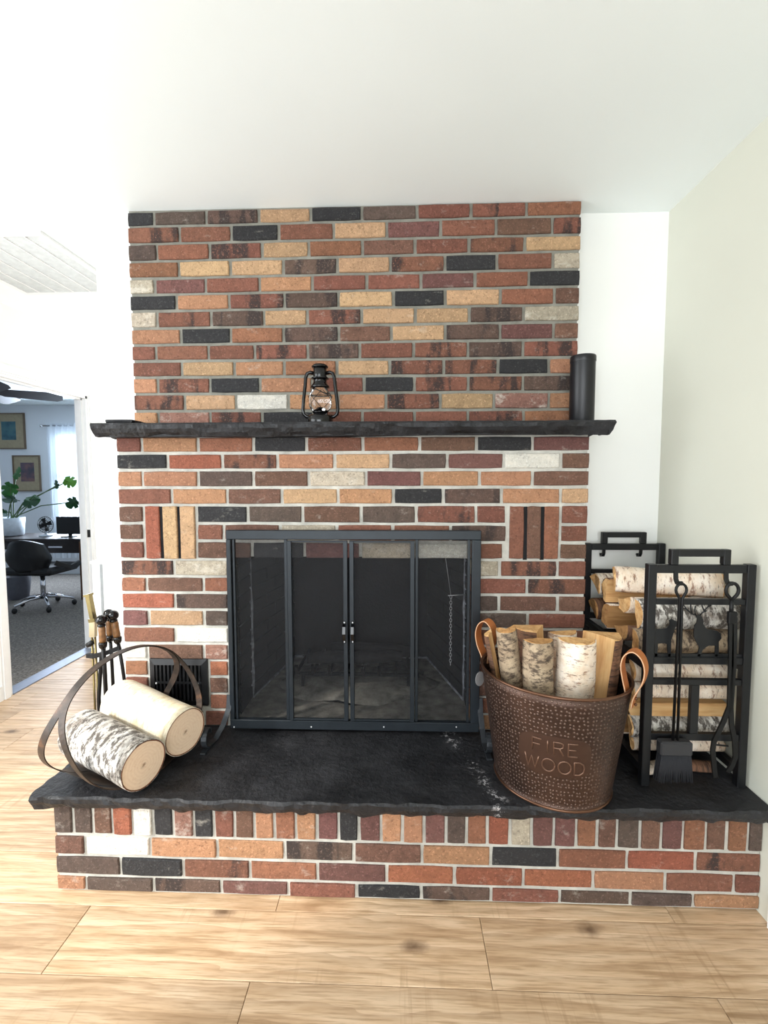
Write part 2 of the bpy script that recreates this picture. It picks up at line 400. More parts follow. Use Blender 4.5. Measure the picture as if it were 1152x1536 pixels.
# right wall (very slightly splayed), back wall either side of the chimney, with the hall beyond its free end
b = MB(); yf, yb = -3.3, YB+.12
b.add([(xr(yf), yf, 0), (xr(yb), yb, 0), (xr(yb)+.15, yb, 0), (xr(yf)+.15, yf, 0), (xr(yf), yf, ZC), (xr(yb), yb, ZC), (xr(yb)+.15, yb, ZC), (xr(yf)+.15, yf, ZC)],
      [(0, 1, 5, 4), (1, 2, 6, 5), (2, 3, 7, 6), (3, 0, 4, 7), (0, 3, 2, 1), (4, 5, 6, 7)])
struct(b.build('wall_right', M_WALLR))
b = MB(); b.box(-1.302, -.98, YB, YB+.12, 0, ZC); b.box(.60, 1.11, YB, YB+.12, 0, ZC); b.box(-.98, .60, YB+.02, YB+.12, 1.2, ZC); struct(b.build('wall_back', M_WALL))
b = MB(); b.box(-1.302+.06, -.95, YB+.12, 5.3, 0, ZC); struct(b.build('wall_hall_right', M_WALL))
b = MB(); b.box(XW-.12, -2.37, 5.3, 5.42, 0, ZC); b.box(-1.53, -.95, 5.3, 5.42, 0, ZC); b.box(-2.37, -1.53, 5.3, 5.42, 0, .73); b.box(-2.37, -1.53, 5.3, 5.42, 2.17, ZC); struct(b.build('wall_hall_end', M_WALL))  # opening left for the added hall lamp
# left wall with the window and the office doorway cut out
DY0, DY1, DZ = 2.735, 3.575, 2.0
WY0, WY1, WZ0, WZ1 = -.42, 1.52, .28, 2.2
b = MB(); x0, x1 = XW-.085, XW
b.box(x0, x1, -3.3, WY0, 0, ZC); b.box(x0, x1, WY0, WY1, 0, WZ0); b.box(x0, x1, WY0, WY1, WZ1, ZC)
b.box(x0, x1, WY1, DY0, 0, ZC); b.box(x0, x1, DY0, DY1, DZ, ZC); b.box(x0, x1, DY1, 5.3, 0, ZC)
struct(b.build('wall_left', M_WALL))
b = MB(); RX0, RX1, RZ0, RZ1 = -2.15, .65, .4, 2.25
b.box(XW-.12, RX0, -3.3, -3.18, 0, ZC); b.box(RX1, 1.3, -3.3, -3.18, 0, ZC); b.box(RX0, RX1, -3.3, -3.18, 0, RZ0); b.box(RX0, RX1, -3.3, -3.18, RZ1, ZC)
struct(b.build('wall_rear', M_WALL))
b = MB()
for y in (WY0, WY1): b.box(XW-.06, XW-.02, y-.03, y+.03, WZ0, WZ1)
for z in (WZ0, WZ1): b.box(XW-.06, XW-.02, WY0, WY1, z-.03, z+.03)
struct(b.build('window_1', M_TRIM))
b = MB()
for x in (RX0, RX0+.93, RX0+1.87, RX1): b.box(x-.03, x+.03, -3.15, -3.10, RZ0, RZ1)
for z in (RZ0, RZ1): b.box(RX0, RX1, -3.15, -3.10, z-.03, z+.03)
struct(b.build('window_2', M_TRIM))
# door trim: casing on the room side, jamb lining through the wall
b = MB(); cw = .062
for y0, y1 in ((DY0-cw, DY0), (DY1, DY1+cw)):
    b.box(XW, XW+.012, y0, y1, 0, DZ)
    b.box(XW+.012, XW+.02, y0+.012, y1-.012, 0, DZ+.012)
b.box(XW, XW+.012, DY0-cw, DY1+cw, DZ, DZ+cw); b.box(XW+.012, XW+.02, DY0-cw+.012, DY1+cw-.012, DZ+.012, DZ+cw-.012)
b.box(XW-.085, XW+.004, DY1-.018, DY1, 0, DZ); b.box(XW-.085, XW+.004, DY0, DY0+.018, 0, DZ); b.box(XW-.085, XW+.004, DY0, DY1, DZ-.018, DZ)
b.box(XW-.055, XW-.025, DY1-.03, DY1-.018, 0, DZ-.018); b.box(XW-.055, XW-.025, DY0, DY1, DZ-.03, DZ-.018)
TR = struct(b.build('trim_1', M_TRIM))
b = MB(); b.box(XW-.026, XW-.002, DY1-.0205, DY1-.0175, .90, .96); b.build('strike_plate', M_CAPB, TR)
b = MB(); b.box(XW-.085, XW+.012, DY0+.018, DY1-.018, 0, .008); struct(b.build('trim_2', plain('threshold_metal', '8a8f9c', .4, .5)))
b = MB(); b.box(XW, XW+.014, -3.2, WY0, 0, .09); b.box(XW, XW+.014, WY1, DY0-cw, 0, .09); b.box(XW, XW+.014, DY1+cw, 5.3, 0, .09); struct(b.build('baseboard_left', M_TRIM))
b = MB(); b.add([(xr(-3.2)-.014, -3.2, 0), (xr(1.36)-.014, 1.34, 0), (xr(1.36), 1.34, 0), (xr(-3.2), -3.2, 0), (xr(-3.2)-.014, -3.2, .09), (xr(1.36)-.014, 1.34, .09), (xr(1.36), 1.34, .09), (xr(-3.2), -3.2, .09)],
      [(0, 1, 5, 4), (1, 2, 6, 5), (2, 3, 7, 6), (3, 0, 4, 7), (4, 5, 6, 7)]); struct(b.build('baseboard_right', M_TRIM))
b = MB(); b.box(-1.302, -1.10, YB-.012, YB, 0, .09); struct(b.build('baseboard_back', M_TRIM))

# ------------------------------------------------------------------ brickwork
def brick(parent, x0, x1, z0, z1, y, depth, col, dz=(0, 0), rnd=.0011):
    """chamfered brick with a slightly ragged outline, front face at y; dz lifts its right end so that courses run as laid"""
    cx, cz = (x0+x1)/2, (z0+z1)/2; hx, hz = (x1-x0)/2, (z1-z0)/2; c = .0030; j = random.uniform
    y -= j(-.0016, .0028)
    out = [(-1, -1), (-.4, -1), (.35, -1), (1, -1), (1, 0), (1, 1), (.4, 1), (-.35, 1), (-1, 1), (-1, 0)]
    jit = [(j(-rnd, rnd), j(-rnd, rnd)) for _ in out]; N = len(out); vs = []
    for ins, yy in ((0, depth), (0, c), (c, 0)):
        for (sx, sz), (ex, ez) in zip(out, jit):
            k = 0 if yy == depth else 1
            cr = .0008*k if abs(sx) == 1 and abs(sz) == 1 else 0
            lift = (dz[0]*(1-sz)/2+dz[1]*(1+sz)/2)*sx/2
            vs.append((sx*(hx-ins-cr)+ex*k, yy, sz*(hz-ins-cr)+lift+ez*k))
    fs = [tuple(reversed(range(N))), tuple(2*N+i for i in range(N))]
    for r_ in (0, 1):
        for i in range(N): fs.append((r_*N+i, r_*N+(i+1) % N, (r_+1)*N+(i+1) % N, (r_+1)*N+i))
    me = D.meshes.new('brick'); me.from_pydata(vs, [], fs)
    o = link('brick', me, BM[col] if isinstance(col, str) else col, parent); o.location = (cx, y, cz)
    return o
HG = .0058
def course(parent, Y, vt, vb, uref, XA, XB, segs, depth, bottom=None):
    """segs: list of runs; a run is [u_start, (colour, u_end), ...]; None stands for the wall's own end"""
    def zz(u, v): 
        t = (u-uref[0])/(uref[1]-uref[0]); return at(u, v[0]+(v[1]-v[0])*t, 1, Y)
    for run in segs:
        u0 = run[0]
        for colr, u1 in run[1:]:
            ua = uref[0] if u0 is None else u0; ub = uref[1] if u1 is None else u1
            um = (ua+ub)/2
            a = XA if u0 is None else zz(ua, vt).x+HG
            bb = XB if u1 is None else zz(ub, vt).x-HG
            zt, zb = zz(um, vt).z-HG, zz(um, vb).z+HG
            if bottom: zb = bottom
            tl, tr, bl, br = zz(ua, vt).z, zz(ub, vt).z, zz(ua, vb).z, zz(ub, vb).z
            brick(parent, a, bb, zb, zt, Y, depth, colr, (br-bl, tr-tl))
            u0 = u1
FP = empty('brick_fireplace', (-.2, YL, 0), 'multicoloured brick fireplace and chimney breast rising from the slate hearth to the ceiling', 'fireplace')
PARINV = lambda o: None
def child(o, p):  # keep world coordinates under an offset parent
    o.parent = p; o.matrix_parent_inverse = Matrix.Translation(p.location).inverted(); return o
b = MB(); b.box(XU0+.004, XU1-.004, YU+.007, YB+.02, 1.50, ZC); CB = child(b.build('chimney_breast', M_MORT), FP)
VU = [(316.6, 298.8), (340, 323), (366, 351), (392.5, 376), (418, 403), (442.5, 429), (466.7, 456.3), (492.8, 481.9), (517.8, 508.4), (541.9, 535.6), (566.3, 561.3), (591.3, 586.9), (616.9, 613.8), (642, 640)]
UP = ['b230 k308.8 g387.8 t466 b542.8 k625.6 r706.9 s790.3 c*',
      's268.4 r346.3 b417.5 r500.3 t580 d661.3 r744.4 n829.4 s*',
      'k234.7 c313.8 s392.5 t462.8 c543.4 n622.5 r703.8 s788 t*',
      'c267.5 t345 t424.4 g506 t585.6 s667.5 b746 r830 w*',
      'w231 d308 r388.8 o468 r550 r631.6 d712.8 c793.8 b*',
      'b263.8 o343 s426.3 g507.5 t590 b668 t751 c832.5 n*',
      'w234.7 s316 g395.6 t460.6 s542.5 t623 t704.4 g786 w*',
      'o270.6 b345.6 c425 g508 n587 t668 g750.6 d831 n*',
      'r233 r311.9 r381.6 s461 g539.4 r620.6 s702 g785 s*',
      'r272 t351 o426 c505 t584.7 s666 s747.5 b824 o*',
      'o235.6 s314.4 b389.4 o468 r546 b621.6 s702.8 s785 g*',
      's276 t353.4 W432 o507 o578.8 s660.6 t741.3 q823.8 o*',
      'o237 q315 s392.5 b470 r543.4 r621.6 r702 s785.6 c*']
def parse(s, start=None):
    out = [start]
    for tk in s.split():
        out.append((tk[0], None if tk[1:] == '*' else float(tk[1:])))
    return out
for i, s in enumerate(UP):
    course(CB, YU, VU[i], VU[i+1], (196, 869), XU0, XU1, [parse(s)], YB-YU-.001)
# lower surround with the fire opening, built around a mortar core
OX0, OX1, OZ = -.672, .292, 1.036
b = MB(); y0, y1 = YL+.007, YB+.02
b.box(XL0+.004, OX0-.004, y0, y1, .318, 1.51); b.box(OX1+.004, XL1-.004, y0, y1, .318, 1.51); b.box(OX0-.004, OX1+.004, y0, y1, OZ+.008, 1.51)
SU = child(b.build('fire_surround', M_MORT2), FP)
VL = [(654.4, 652.5), (680, 677.5), (705, 704.4), (731.6, 730.6), (758, 756.6), (784.7, 786.9), (810.7, 814.6), (838.7, 840.4), (864.5, 867), (888.5, 893.4), (913.7, 919.5), (939.6, 944.5), (965, 970.5), (989.5, 996.5), (1013.9, 1022.5), (1038.7, 1048.5), (1062.7, 1074.5), (1087, 1100)]
oL, oR = proj_u = (343.0, 706.5)
LO = [['r211.6 o296 c379.7 b459.4 r544 c629.7 n715 b799.4 d*'], ['b250.6 R332.8 s416 o501.6 t586 k671 d756.6 W842.5 n*'],
      ['o213 o296.6 k379.7 n463 w548.8 d633 o719.7 o799.4 n*'], ['r256.9 o340.3 n422.5 t506.9 o590 b665 g752.5 o841.6 t*'],
      ['n214.7', 294.4, 'b371 k453.8 n541.6 k624.4 s714.4 r760.3', 841.6, 'r*'],
      ['n214.7', 294.4, 'r335 n419.7 w505 r589 r676 g761', 840.5, 'r*'],
      ['r216.5', 294.4, 'n377.6 b456.7 d540.6 w626 W704 r756', 839.5, 'n*'],
      ['s260.6 w%g' % oL, oR, 'w749.6 s836.9 r*'], ['c219 n304.5 c%g' % oL, oR, 'r791 s*'], ['R261.6 g%g' % oL, oR, 'k748.6 n836.9 n*'],
      ['d222.5 t305.5 k%g' % oL, oR, 'k791.6 r*'], ['r262.5 W%g' % oL, oR, 'r748 n836 r*'], ['W220.5 n305.5 q%g' % oL, oR, 'n790 r*'],
      ['c222', 312.7, 'R%g' % oL, oR, 'r747 n835 r*'], ['r223.5', 312.7, 'n%g' % oL, oR, 'n789 r*'], ['n223.5', 312.7, 'c%g' % oL, oR, 'c746 n834 r*'], ['r264 n306 r%g' % oL, oR, 'o789 n*']]
for i, spec in enumerate(LO):
    runs = []; st = None
    for e in spec:
        if isinstance(e, str): runs.append(parse(e, st))
        else: st = e
    course(SU, YL, VL[i], VL[i+1], (180, 880), XL0, XL1, runs, YB-YL-.001 if False else .10, bottom=(.362 if i == 16 else None))
# end bricks return to the wall along both flanks
for i in range(17):
    zt = at(180, VL[i][0], 1, YL).z-HG; zb = max(.362, at(180, VL[i+1][0], 1, YL).z+HG)
    for sgn in (-1, 1):
        me = MB(); x0 = XL0+.001 if sgn < 0 else XL1-.05
        me.box(x0, x0+.049, YL+.112, YB-.001, zb, zt); o = me.build('brick', BM[random.choice('rncdok')], SU)
# upright bricks with open slots between
for us, cols in (((218, 240, 245, 266, 271, 292.5), 'Rtt'), ((764.5, 786, 791, 811.5, 816.5, 838), 'rnc')):
    for k in range(3):
        a = at(us[2*k], 800, 1, YL).x; c = at(us[2*k+1], 800, 1, YL).x
        zt = at(us[0], 759.5, 1, YL).z; zb = at(us[0], 838, 1, YL).z
        brick(SU, a, c, zb, zt, YL-(.006 if cols[k] == 't' else .001), .1, cols[k])
# shade inside the open slots, painted as thin dark strips over the core
for us in ((239.5, 245.5), (265.5, 271.5), (785.5, 791.5), (811, 817)):
    a = at(us[0], 800, 1, YL).x; c = at(us[1], 800, 1, YL).x; b = MB(); b.box(a, c, YL+.0052, YL+.0068, at(250, 838, 1, YL).z, at(250, 760, 1, YL).z); b.build('slot_shade', M_SOOT, SU)
# firebox: short straight cheeks, splayed sides, back, floor, throat, all sooted
FB_Y1, FB_Y2 = 2.03, 2.53; BX0, BX1 = -.594, .155
b = MB(); prof = [(OX0, YL+.10), (OX0, FB_Y1), (BX0, FB_Y2), (BX1, FB_Y2), (OX1, FB_Y1), (OX1, YL+.10)]
n_ = len(prof); z0, z1 = .352, 1.30
vs = [(x, y, z0) for x, y in prof]+[(x, y, z1) for x, y in prof]
b.add(vs, [(i, i+1, i+1+n_, i+n_) for i in range(n_-1)]); b.add([(x, y, z1) for x, y in prof], [tuple(range(n_))])
FBX = child(b.build('firebox', M_SOOT), FP)
b = MB(); b.add([(OX0-.01, YL, .3525), (OX1+.01, YL, .3525), (OX1+.01, FB_Y1, .3525), (BX1, FB_Y2, .3525), (BX0, FB_Y2, .3525), (OX0-.01, FB_Y1, .3525)], [(0, 1, 2, 3, 4, 5)])
b.build('firebox_floor', M_ASH, FBX)
M_SEAM = plain('pale_fire_mortar', '8b8d96', .95, var=.5, scale=40)
for X, Xb, s_ in ((OX0, BX0, 1), (OX1, BX1, -1)):
    b = MB(); rs = random.Random(int(X*100))
    pts = [(X+s_*.004, FB_Y1-.004, .36+.06*i) for i in range(12)]
    b.tube(pts, [rs.uniform(.005, .012) for _ in pts], 6); b.build('mortar_seam', M_SEAM, FBX)
    b = MB(); pts = [(X+(Xb-X)*t+s_*.004, FB_Y1+(FB_Y2-FB_Y1)*t, .356) for t in [i/10 for i in range(11)]]
    b.tube(pts, [rs.uniform(.004, .010) for _ in pts], 6); b.build('mortar_seam', M_SEAM, FBX)
b = MB(); b.tube([(BX0, FB_Y2-.004, .356), (-.2, FB_Y2-.004, .358), (BX1, FB_Y2-.004, .356)], .008, 6); b.build('mortar_seam', M_SEAM, FBX)
def lining(p, q, nin, z):
    """a sooty firebrick lying on the wall line p-q, standing proud along nin"""
    p = Vector(p); q = Vector(q); d = (q-p).normalized(); me = MB(); L = (q-p).length
    for a, c in ((.004, L-.004),):
        A = p+d*a; B_ = p+d*c; n = Vector(nin)*.006
        me.add([(A.x, A.y, z+.004), (B_.x, B_.y, z+.004), (B_.x, B_.y, z+.058), (A.x, A.y, z+.058),
                (A.x+n.x, A.y+n.y, z+.006), (B_.x+n.x, B_.y+n.y, z+.006), (B_.x+n.x, B_.y+n.y, z+.056), (A.x+n.x, A.y+n.y, z+.056)],
               [(4, 5, 6, 7), (0, 1, 5, 4), (1, 2, 6, 5), (2, 3, 7, 6), (3, 0, 4, 7)])
    me.build('brick', M_SOOT, FBX)
for k in range(11):
    z = .356+k*.0635
    for X, Xb, s in ((OX0, BX0, 1), (OX1, BX1, -1)):
        lining((X, YL+.10), (X, FB_Y1), (s, 0), z)
        P0, P1 = Vector((X, FB_Y1)), Vector((Xb, FB_Y2)); nn = Vector(((P1-P0).y*s, -(P1-P0).x*s)).normalized()
        cut = .5 if k % 2 else .32
        lining(P0, P0+(P1-P0)*cut, nn, z); lining(P0+(P1-P0)*cut, P1, nn, z)
b = MB()
# raised hearth: header course on three stretcher courses
b.box(XH0+.004, XH1-.002, YH+.007, YL+.007, .004, .318); RH = tag(b.build('raised_hearth', M_MORT2), 'raised hearth of multicoloured brick with upright headers beneath the black slate slab', 'hearth')
HV = [(None, None), (1252, 1280.7), (1283, 1312.7), (1312.7, 1343.4), (1336.5, 1366.5)]
HEAD = 'k110 k139.7 n168.7 R199 W229.8 b260 q290.8 b321 r351.9 n382 o412 c443.9 o475.9 d508 b538.6 d571.6 o603.6 o636 d669 k700 c731 R765 w797.4 d830.4 d864.4 c895.8 n925.5 k960 n991.5 d1024.5 c1058.5 n1090.5 c1121.8 k*'
HROW = ['n127.5 W225.5 o325.8 o427 g530.7 n633 o736.6 b836.7 c940.6 R1043.6 s*', 'k181 b275 s375 c476.6 d580 R682 R785 R890 o998 r1101.4 r*', 'o129 k230.4 g332 d433 r534.7 b632 g736.6 r839.7 g946 k1040 o*']
def hz(u, v): return at(u, v[0]+(v[1]-v[0])*(u-83)/1062, 1, YH)
def hcourse(spec, vt, vb, ztop=None):
    u0 = None
    for colr, u1 in parse(spec)[1:]:
        ua = 82 if u0 is None else u0; ub = 1145 if u1 is None else u1
        a = XH0 if u0 is None else hz(ua, vb).x+HG-.001; c = XH1 if u1 is None else hz(ub, vb).x-HG+.001
        um = (ua+ub)/2
        zt = ztop or hz(um, vt).z-HG; zb = hz(um, vb).z+HG
        d0 = hz(ub, vb).z-hz(ua, vb).z; d1 = 0 if ztop else hz(ub, vt).z-hz(ua, vt).z
        brick(RH, a, c, zb, zt, YH, .10, colr, (d0, d1)); u0 = u1
hcourse(HEAD, None, HV[1], .3165)
for i in range(3): hcourse(HROW[i], HV[i+1], HV[i+2])
for i, (za, zb_) in enumerate(((.235, .316), (.16, .222), (.095, .15), (.02, .083))):   # flank bricks on the free end
    for ya, yb_ in ((YH+.112, YH+.24), (YH+.252, YL)):
        me = MB(); me.box(XH0+.001, XH0+.05, ya, yb_, za, zb_); me.build('brick', BM[random.choice('rnkcod')], RH)

# rough slate slabs
def rough_slab(name, x0, x1, y0, y1, z0, z1, mat, amp, under, seed, rightflush=False):
    rs = random.Random(seed); st = .014; per = []
    def side(p, q, nrm, flush=False):
        L = (Vector(q)-Vector(p)).length; k = max(2, int(L/st))
        for i in range(k):
            t = i/k; per.append((p[0]+(q[0]-p[0])*t, p[1]+(q[1]-p[1])*t, nrm, flush))
    side((x0, y1), (x0, y0), (-1, 0)); side((x0, y0), (x1, y0), (0, -1)); side((x1, y0), (x1, y1), (1, 0), rightflush); side((x1, y1), (x0, y1), (0, 1), True)
    lev = [(z1, .0), (z1-.18*(z1-z0), .25), (z1-.5*(z1-z0), .12), (z1-.8*(z1-z0), -.35), (z0, -1.0)]
    b = MB(); N = len(per); vs = []
    for li, (z, k) in enumerate(lev):
        for i, (x, y, nr, fl_) in enumerate(per):
            n1 = noise.noise(Vector((x*9+seed, y*9, z*22))); n2 = noise.noise(Vector((x*34, y*34+seed, z*60))); n3 = noise.noise(Vector((x*3.1+seed, y*3, 2)))
            o = 0 if fl_ else amp*(.55*n1+.5*n2+.35*n3)+under*k
            dz = 0 if li == 0 else .004*noise.noise(Vector((x*16, y*16, li*3.3+seed)))
            if li == len(lev)-1 and not fl_: dz += -.003+.010*noise.noise(Vector((x*13+4, y*13, seed)))+.008*noise.noise(Vector((x*31+4, y*31, seed+2)))
            vs.append((x+nr[0]*o, y+nr[1]*o, z+dz))
    fs = []
    for li in range(len(lev)-1):
        for i in range(N): fs.append((li*N+i, li*N+(i+1) % N, (li+1)*N+(i+1) % N, (li+1)*N+i))
    fs.append(tuple(range(N))); fs.append(tuple((len(lev)-1)*N+i for i in range(N)))
    b.add(vs, fs); return b.build(name, mat)
tag(rough_slab('hearth_slab', -1.150, 1.109, 1.342, YL+.004, .316, ZS, M_SLATEH, .013, .016, 3, True), 'thick black slate hearth slab with rough chipped front edge', 'stone slab')
tag(rough_slab('mantel_shelf', -1.128, .752, 1.672, YU-.002, 1.508, 1.55, M_SLATE, .012, .018, 8), 'long black slate mantel shelf with chipped edges across the brick chimney', 'mantel shelf')
b = rough_slab('slate_offcut', -1.09, -.995, 1.70, 1.86, 1.5505, 1.566, M_SLATE, .006, .006, 5); tag(b, 'thin broken slate piece lying on the end of the mantel shelf', 'slate piece')

# ------------------------------------------------------------------ fireplace screen
SX0, SX1, SY = -.660, .303, 1.735
SZ0, SZ1 = .376, 1.152
M_FOOT = plain('foot_bar_paint', '34373b', .35, .4, var=.15)
SCR = empty('fireplace_screen', (-.18, SY, ZS), 'charcoal metal fireplace screen with double mesh doors and scroll feet', 'fire screen')
def sc(b, name, mat=M_SCREEN, par=None):
    o = b.build(name, mat); o.parent = par or SCR
    o.matrix_parent_inverse = Matrix.Translation(SCR.location).inverted() if par is None else Matrix()
    return o
def ux(u, v=950, y=SY): return at(u, v, 1, y).x
def vz(v, u=530, y=SY): return at(u, v, 1, y).z
zt_in, zb_in = vz(809), vz(1080)
b = MB(); b.cbox(SX0, SX1, SY-.012, SY+.012, zt_in, SZ1, .002); sc(b, 'top_rail')
b = MB(); b.cbox(SX0, SX1, SY-.012, SY+.012, SZ0, zb_in, .002); sc(b, 'bottom_rail')
for x0, x1 in ((SX0, ux(350.5)), (ux(706.5), SX1)):
    b = MB(); b.cbox(x0, x1, SY-.012, SY+.012, zb_in, zt_in, .002); sc(b, 'stile')
for u0, u1 in ((350, 431), (625, 707)):
    b = MB(); b.add([(ux(u0), SY+.004, zb_in), (ux(u1), SY+.004, zb_in), (ux(u1), SY+.004, zt_in), (ux(u0), SY+.004, zt_in)], [(0, 1, 2, 3)]); sc(b, 'side_mesh', M_MESH)
for u0, u1 in ((352, 355.5), (428.5, 433), (622.5, 627), (700.5, 704)):
    b = MB(); b.cbox(ux(u0), ux(u1), SY-.006, SY+.008, zb_in, zt_in, .0012); sc(b, 'mesh_bar')
for u0, u1, hu, sgn in ((434, 522.5, 517.8, -1), (525.5, 621.5, 530, 1)):
    e0, e1 = (u0, u1)
    door = MB(); zt, zb = zt_in-.004, zb_in+.004; ya, yb_ = SY-.018, SY-.004
    xa, xb = ux(e0), ux(e1); bw = .016
    door.cbox(xa, xa+bw, ya, yb_, zb, zt, .0012); door.cbox(xb-bw, xb, ya, yb_, zb, zt, .0012)
    door.cbox(xa, xb, ya+.003, yb_, zt-.006, zt, .001); door.cbox(xa, xb, ya+.003, yb_, zb, zb+.006, .001)
    dd = sc(door, 'door')
    b = MB(); b.add([(xa, SY-.008, zb), (xb, SY-.008, zb), (xb, SY-.008, zt), (xa, SY-.008, zt)], [(0, 1, 2, 3)]); o = b.build('door_mesh', M_MESH); o.parent = dd
    hx = ux(hu); z0, z1 = vz(958.5), vz(933)
    h = MB(); pts = [(hx, SY-.018, z1+.008), (hx, SY-.022, z1), (hx, SY-.040, z1-.008), (hx, SY-.045, (z0+z1)/2), (hx, SY-.040, z0+.008), (hx, SY-.022, z0), (hx, SY-.018, z0-.008)]
    h.tube(pts, 0, flat=(.011, .004), up=(1, 0, 0)); o = h.build('handle', M_GLOSS); o.parent = dd
    for z in (z1+.004, z0-.004):
        s = MB(); s.sphere((hx, SY-.0215, z), .0035, 8, 5); o = s.build('screw', M_STEELW); o.parent = dd
for u in (353, 468, 576, 684):
    b = MB(); b.sphere((ux(u, 1087), SY-.0125, vz(1088, u)), .0032, 8, 5); sc(b, 'bolt', M_STEELW)
for x, s in ((SX0-.004, -1), (SX1+.004, 1)):
    # scroll foot: flat bar dropping from the stile, swinging forward and curling up
    k = .040 if s < 0 else .008
    b = MB(); pts = [(x, SY, SZ0+.13), (x, SY-.012, SZ0+.08), (x+s*k*.3, SY-.04, SZ0+.03), (x+s*k*.7, SY-.075, ZS+.010), (x+s*k, SY-.110, ZS+.006)]
    cx_, cz_ = SY-.115, ZS+.042
    for i in range(1, 13):
        a = -math.pi/2-i*math.pi/8; r = .036-.0008*i
        pts.append((x+s*(k+.0006*i), cx_+r*math.cos(a), cz_+r*math.sin(a)))
    b.tube(pts, 0, flat=(.020, .005), up=(1, 0, 0)); b.cbox(x+s*k-.01, x+s*k+.01, SY-.165, SY-.08, ZS+.0005, ZS+.006, .001)
    sc(b, 'scroll_foot', M_FOOT)

# grate, ash, charred wood and damper chain inside the firebox
G = empty('fire_grate', (-.21, 2.24, .355), 'black iron log grate standing in the sooty firebox behind the screen', 'grate')
def gp(b, name, m=M_IRON): o = b.build(name, m); o.parent = G; return o
for i in range(8):
    x = -.27+i*.077; b = MB(); b.bar((x, -.15, .085), (x, .17, .085), .014, .014); b.bar((x, -.15, .085), (x, -.165, .13), .014, .014, (0, 1, 0)); gp(b, 'bar')
for y in (-.11, .13): b = MB(); b.bar((-.30, y, .070), (.30, y, .070), .014, .014); gp(b, 'cross_bar')
for x in (-.25, .25):
    for y in (-.11, .13): b = MB(); b.bar((x, y, 0.001), (x, y, .07), .014, .014, (1, 0, 0)); gp(b, 'leg')
def blob(name, c, r, mat, label, cat, sz=.5, kind=None, seed=1, group=None):
    b = MB(); b.sphere((0, 0, 0), 1, 24, 12); 
    vs = []
    for v in b.v:
        n = 1+.28*noise.noise(Vector(v)*2.3+Vector((seed, 0, 0)))+.12*noise.noise(Vector(v)*6+Vector((0, seed, 0)))
        vs.append((v[0]*r[0]*n, v[1]*r[1]*n, max(-.0, v[2]*r[2]*n)))
    b.v = vs; o = b.build(name, mat, None, c)
    tag(o, label, cat, group)
    if kind: o['kind'] = kind
    return o
blob('ash_bed', (-.2, 2.22, .3528), (.36, .24, .030), M_ASH, 'grey ash heaped under the fire grate', 'ash', kind='stuff')
for i, (x, y, z, a, L, r) in enumerate(((-.22, 2.20, .4795, .1, .46, .032), (-.14, 2.31, .4795, -.15, .42, .034))):
    b = MB(); b.tube([(-L/2, 0, 0), (-L/4, .004, .004), (0, 0, 0), (L/4, -.004, .003), (L/2, 0, 0)], [r*.8, r, r*.94, r, r*.75], 10)
    o = b.build('charred_log', M_CHAR, None, (x, y, z)); o.rotation_euler = (0, 0, a)
    tag(o, ('charred log lying along the front of the fire grate', 'charred log lying along the back of the fire grate')[i], 'log', 'charred logs on the grate')
CH = empty('damper_chain', (.215, 1.93, 1.05), 'thin steel damper chain hanging inside the firebox beside its side wall', 'chain')
b = MB(); b.tube([(.06, 0, -.19), (-.012, 0, -.195)], .0022, 6); o = b.build('hook_rod', M_STEELW, CH)
lk = MB(); lk.tube([(.0045*math.cos(a), 0, .008*math.sin(a)) for a in [i*math.pi/5 for i in range(10)]], .0012, 5, closed=True)
l0 = lk.build('link', M_STEELW, CH, (0, 0, -.20))
for i in range(1, 24):
    o = l0.copy(); COL.objects.link(o); o.location = (0, 0, -.20-i*.0125); o.rotation_euler = (0, 0, (i % 2)*math.pi/2); o.parent = CH
b = MB(); b.tube([(0, 0, -.195), (-.03, .02, .02)], .001, 5); b.build('pull_wire', M_STEELW, CH)

# wall vent grille low in the brickwork
vx0, vx1, vz0, vz1 = at(225, 990, 1, YL).x, at(312, 1020, 1, YL).x, at(268, 1057, 1, YL).z, at(268, 988, 1, YL).z
V = empty('vent_grille', ((vx0+vx1)/2, YL, vz0), 'black metal air vent with upright louvers set low in the brick beside the screen', 'vent')
W2, H2 = (vx1-vx0)/2, vz1-vz0
def vp(b, n, m=M_GLOSS): o = b.build(n, m); o.parent = V; return o
b = MB(); fw = .022
outer = [(-W2, 0), (W2, 0), (W2, H2), (-W2, H2)]; inner = [(-W2+fw, fw), (W2-fw, fw), (W2-fw, H2-fw), (-W2+fw, H2-fw)]
vs = [(x, .006, z) for x, z in outer]+[(x, -.004, z) for x, z in outer]+[(x, -.012, z) for x, z in inner]+[(x, .006, z) for x, z in inner]
fs = []
for i in range(4):
    j = (i+1) % 4; fs += [(i, j, j+4, i+4), (i+4, j+4, j+8, i+8), (i+8, j+8, j+12, i+12)]
b.add(vs, fs); vp(b, 'frame', M_BLACK)
b = MB(); b.box(-W2+fw, W2-fw, .005, .0065, fw, H2-fw); vp(b, 'backing', M_CAPB)
nl = 12
for i in range(nl):
    x = -W2+fw+(2*W2-2*fw)*(i+.5)/nl; b = MB(); b.box(x-.0035, x+.0035, -.010, .004, fw, H2-fw); vp(b, 'louver', M_BLACK)
b = MB(); b.box(-W2+fw, W2-fw, -.0115, -.0095, H2*.48, H2*.53); vp(b, 'cross_bar', M_BLACK)
for x in (-W2+.030, W2-.036):
    b = MB(); b.sphere((x, -.0125, H2*.49), .0045, 10, 6); vp(b, 'screw', M_STEELW)

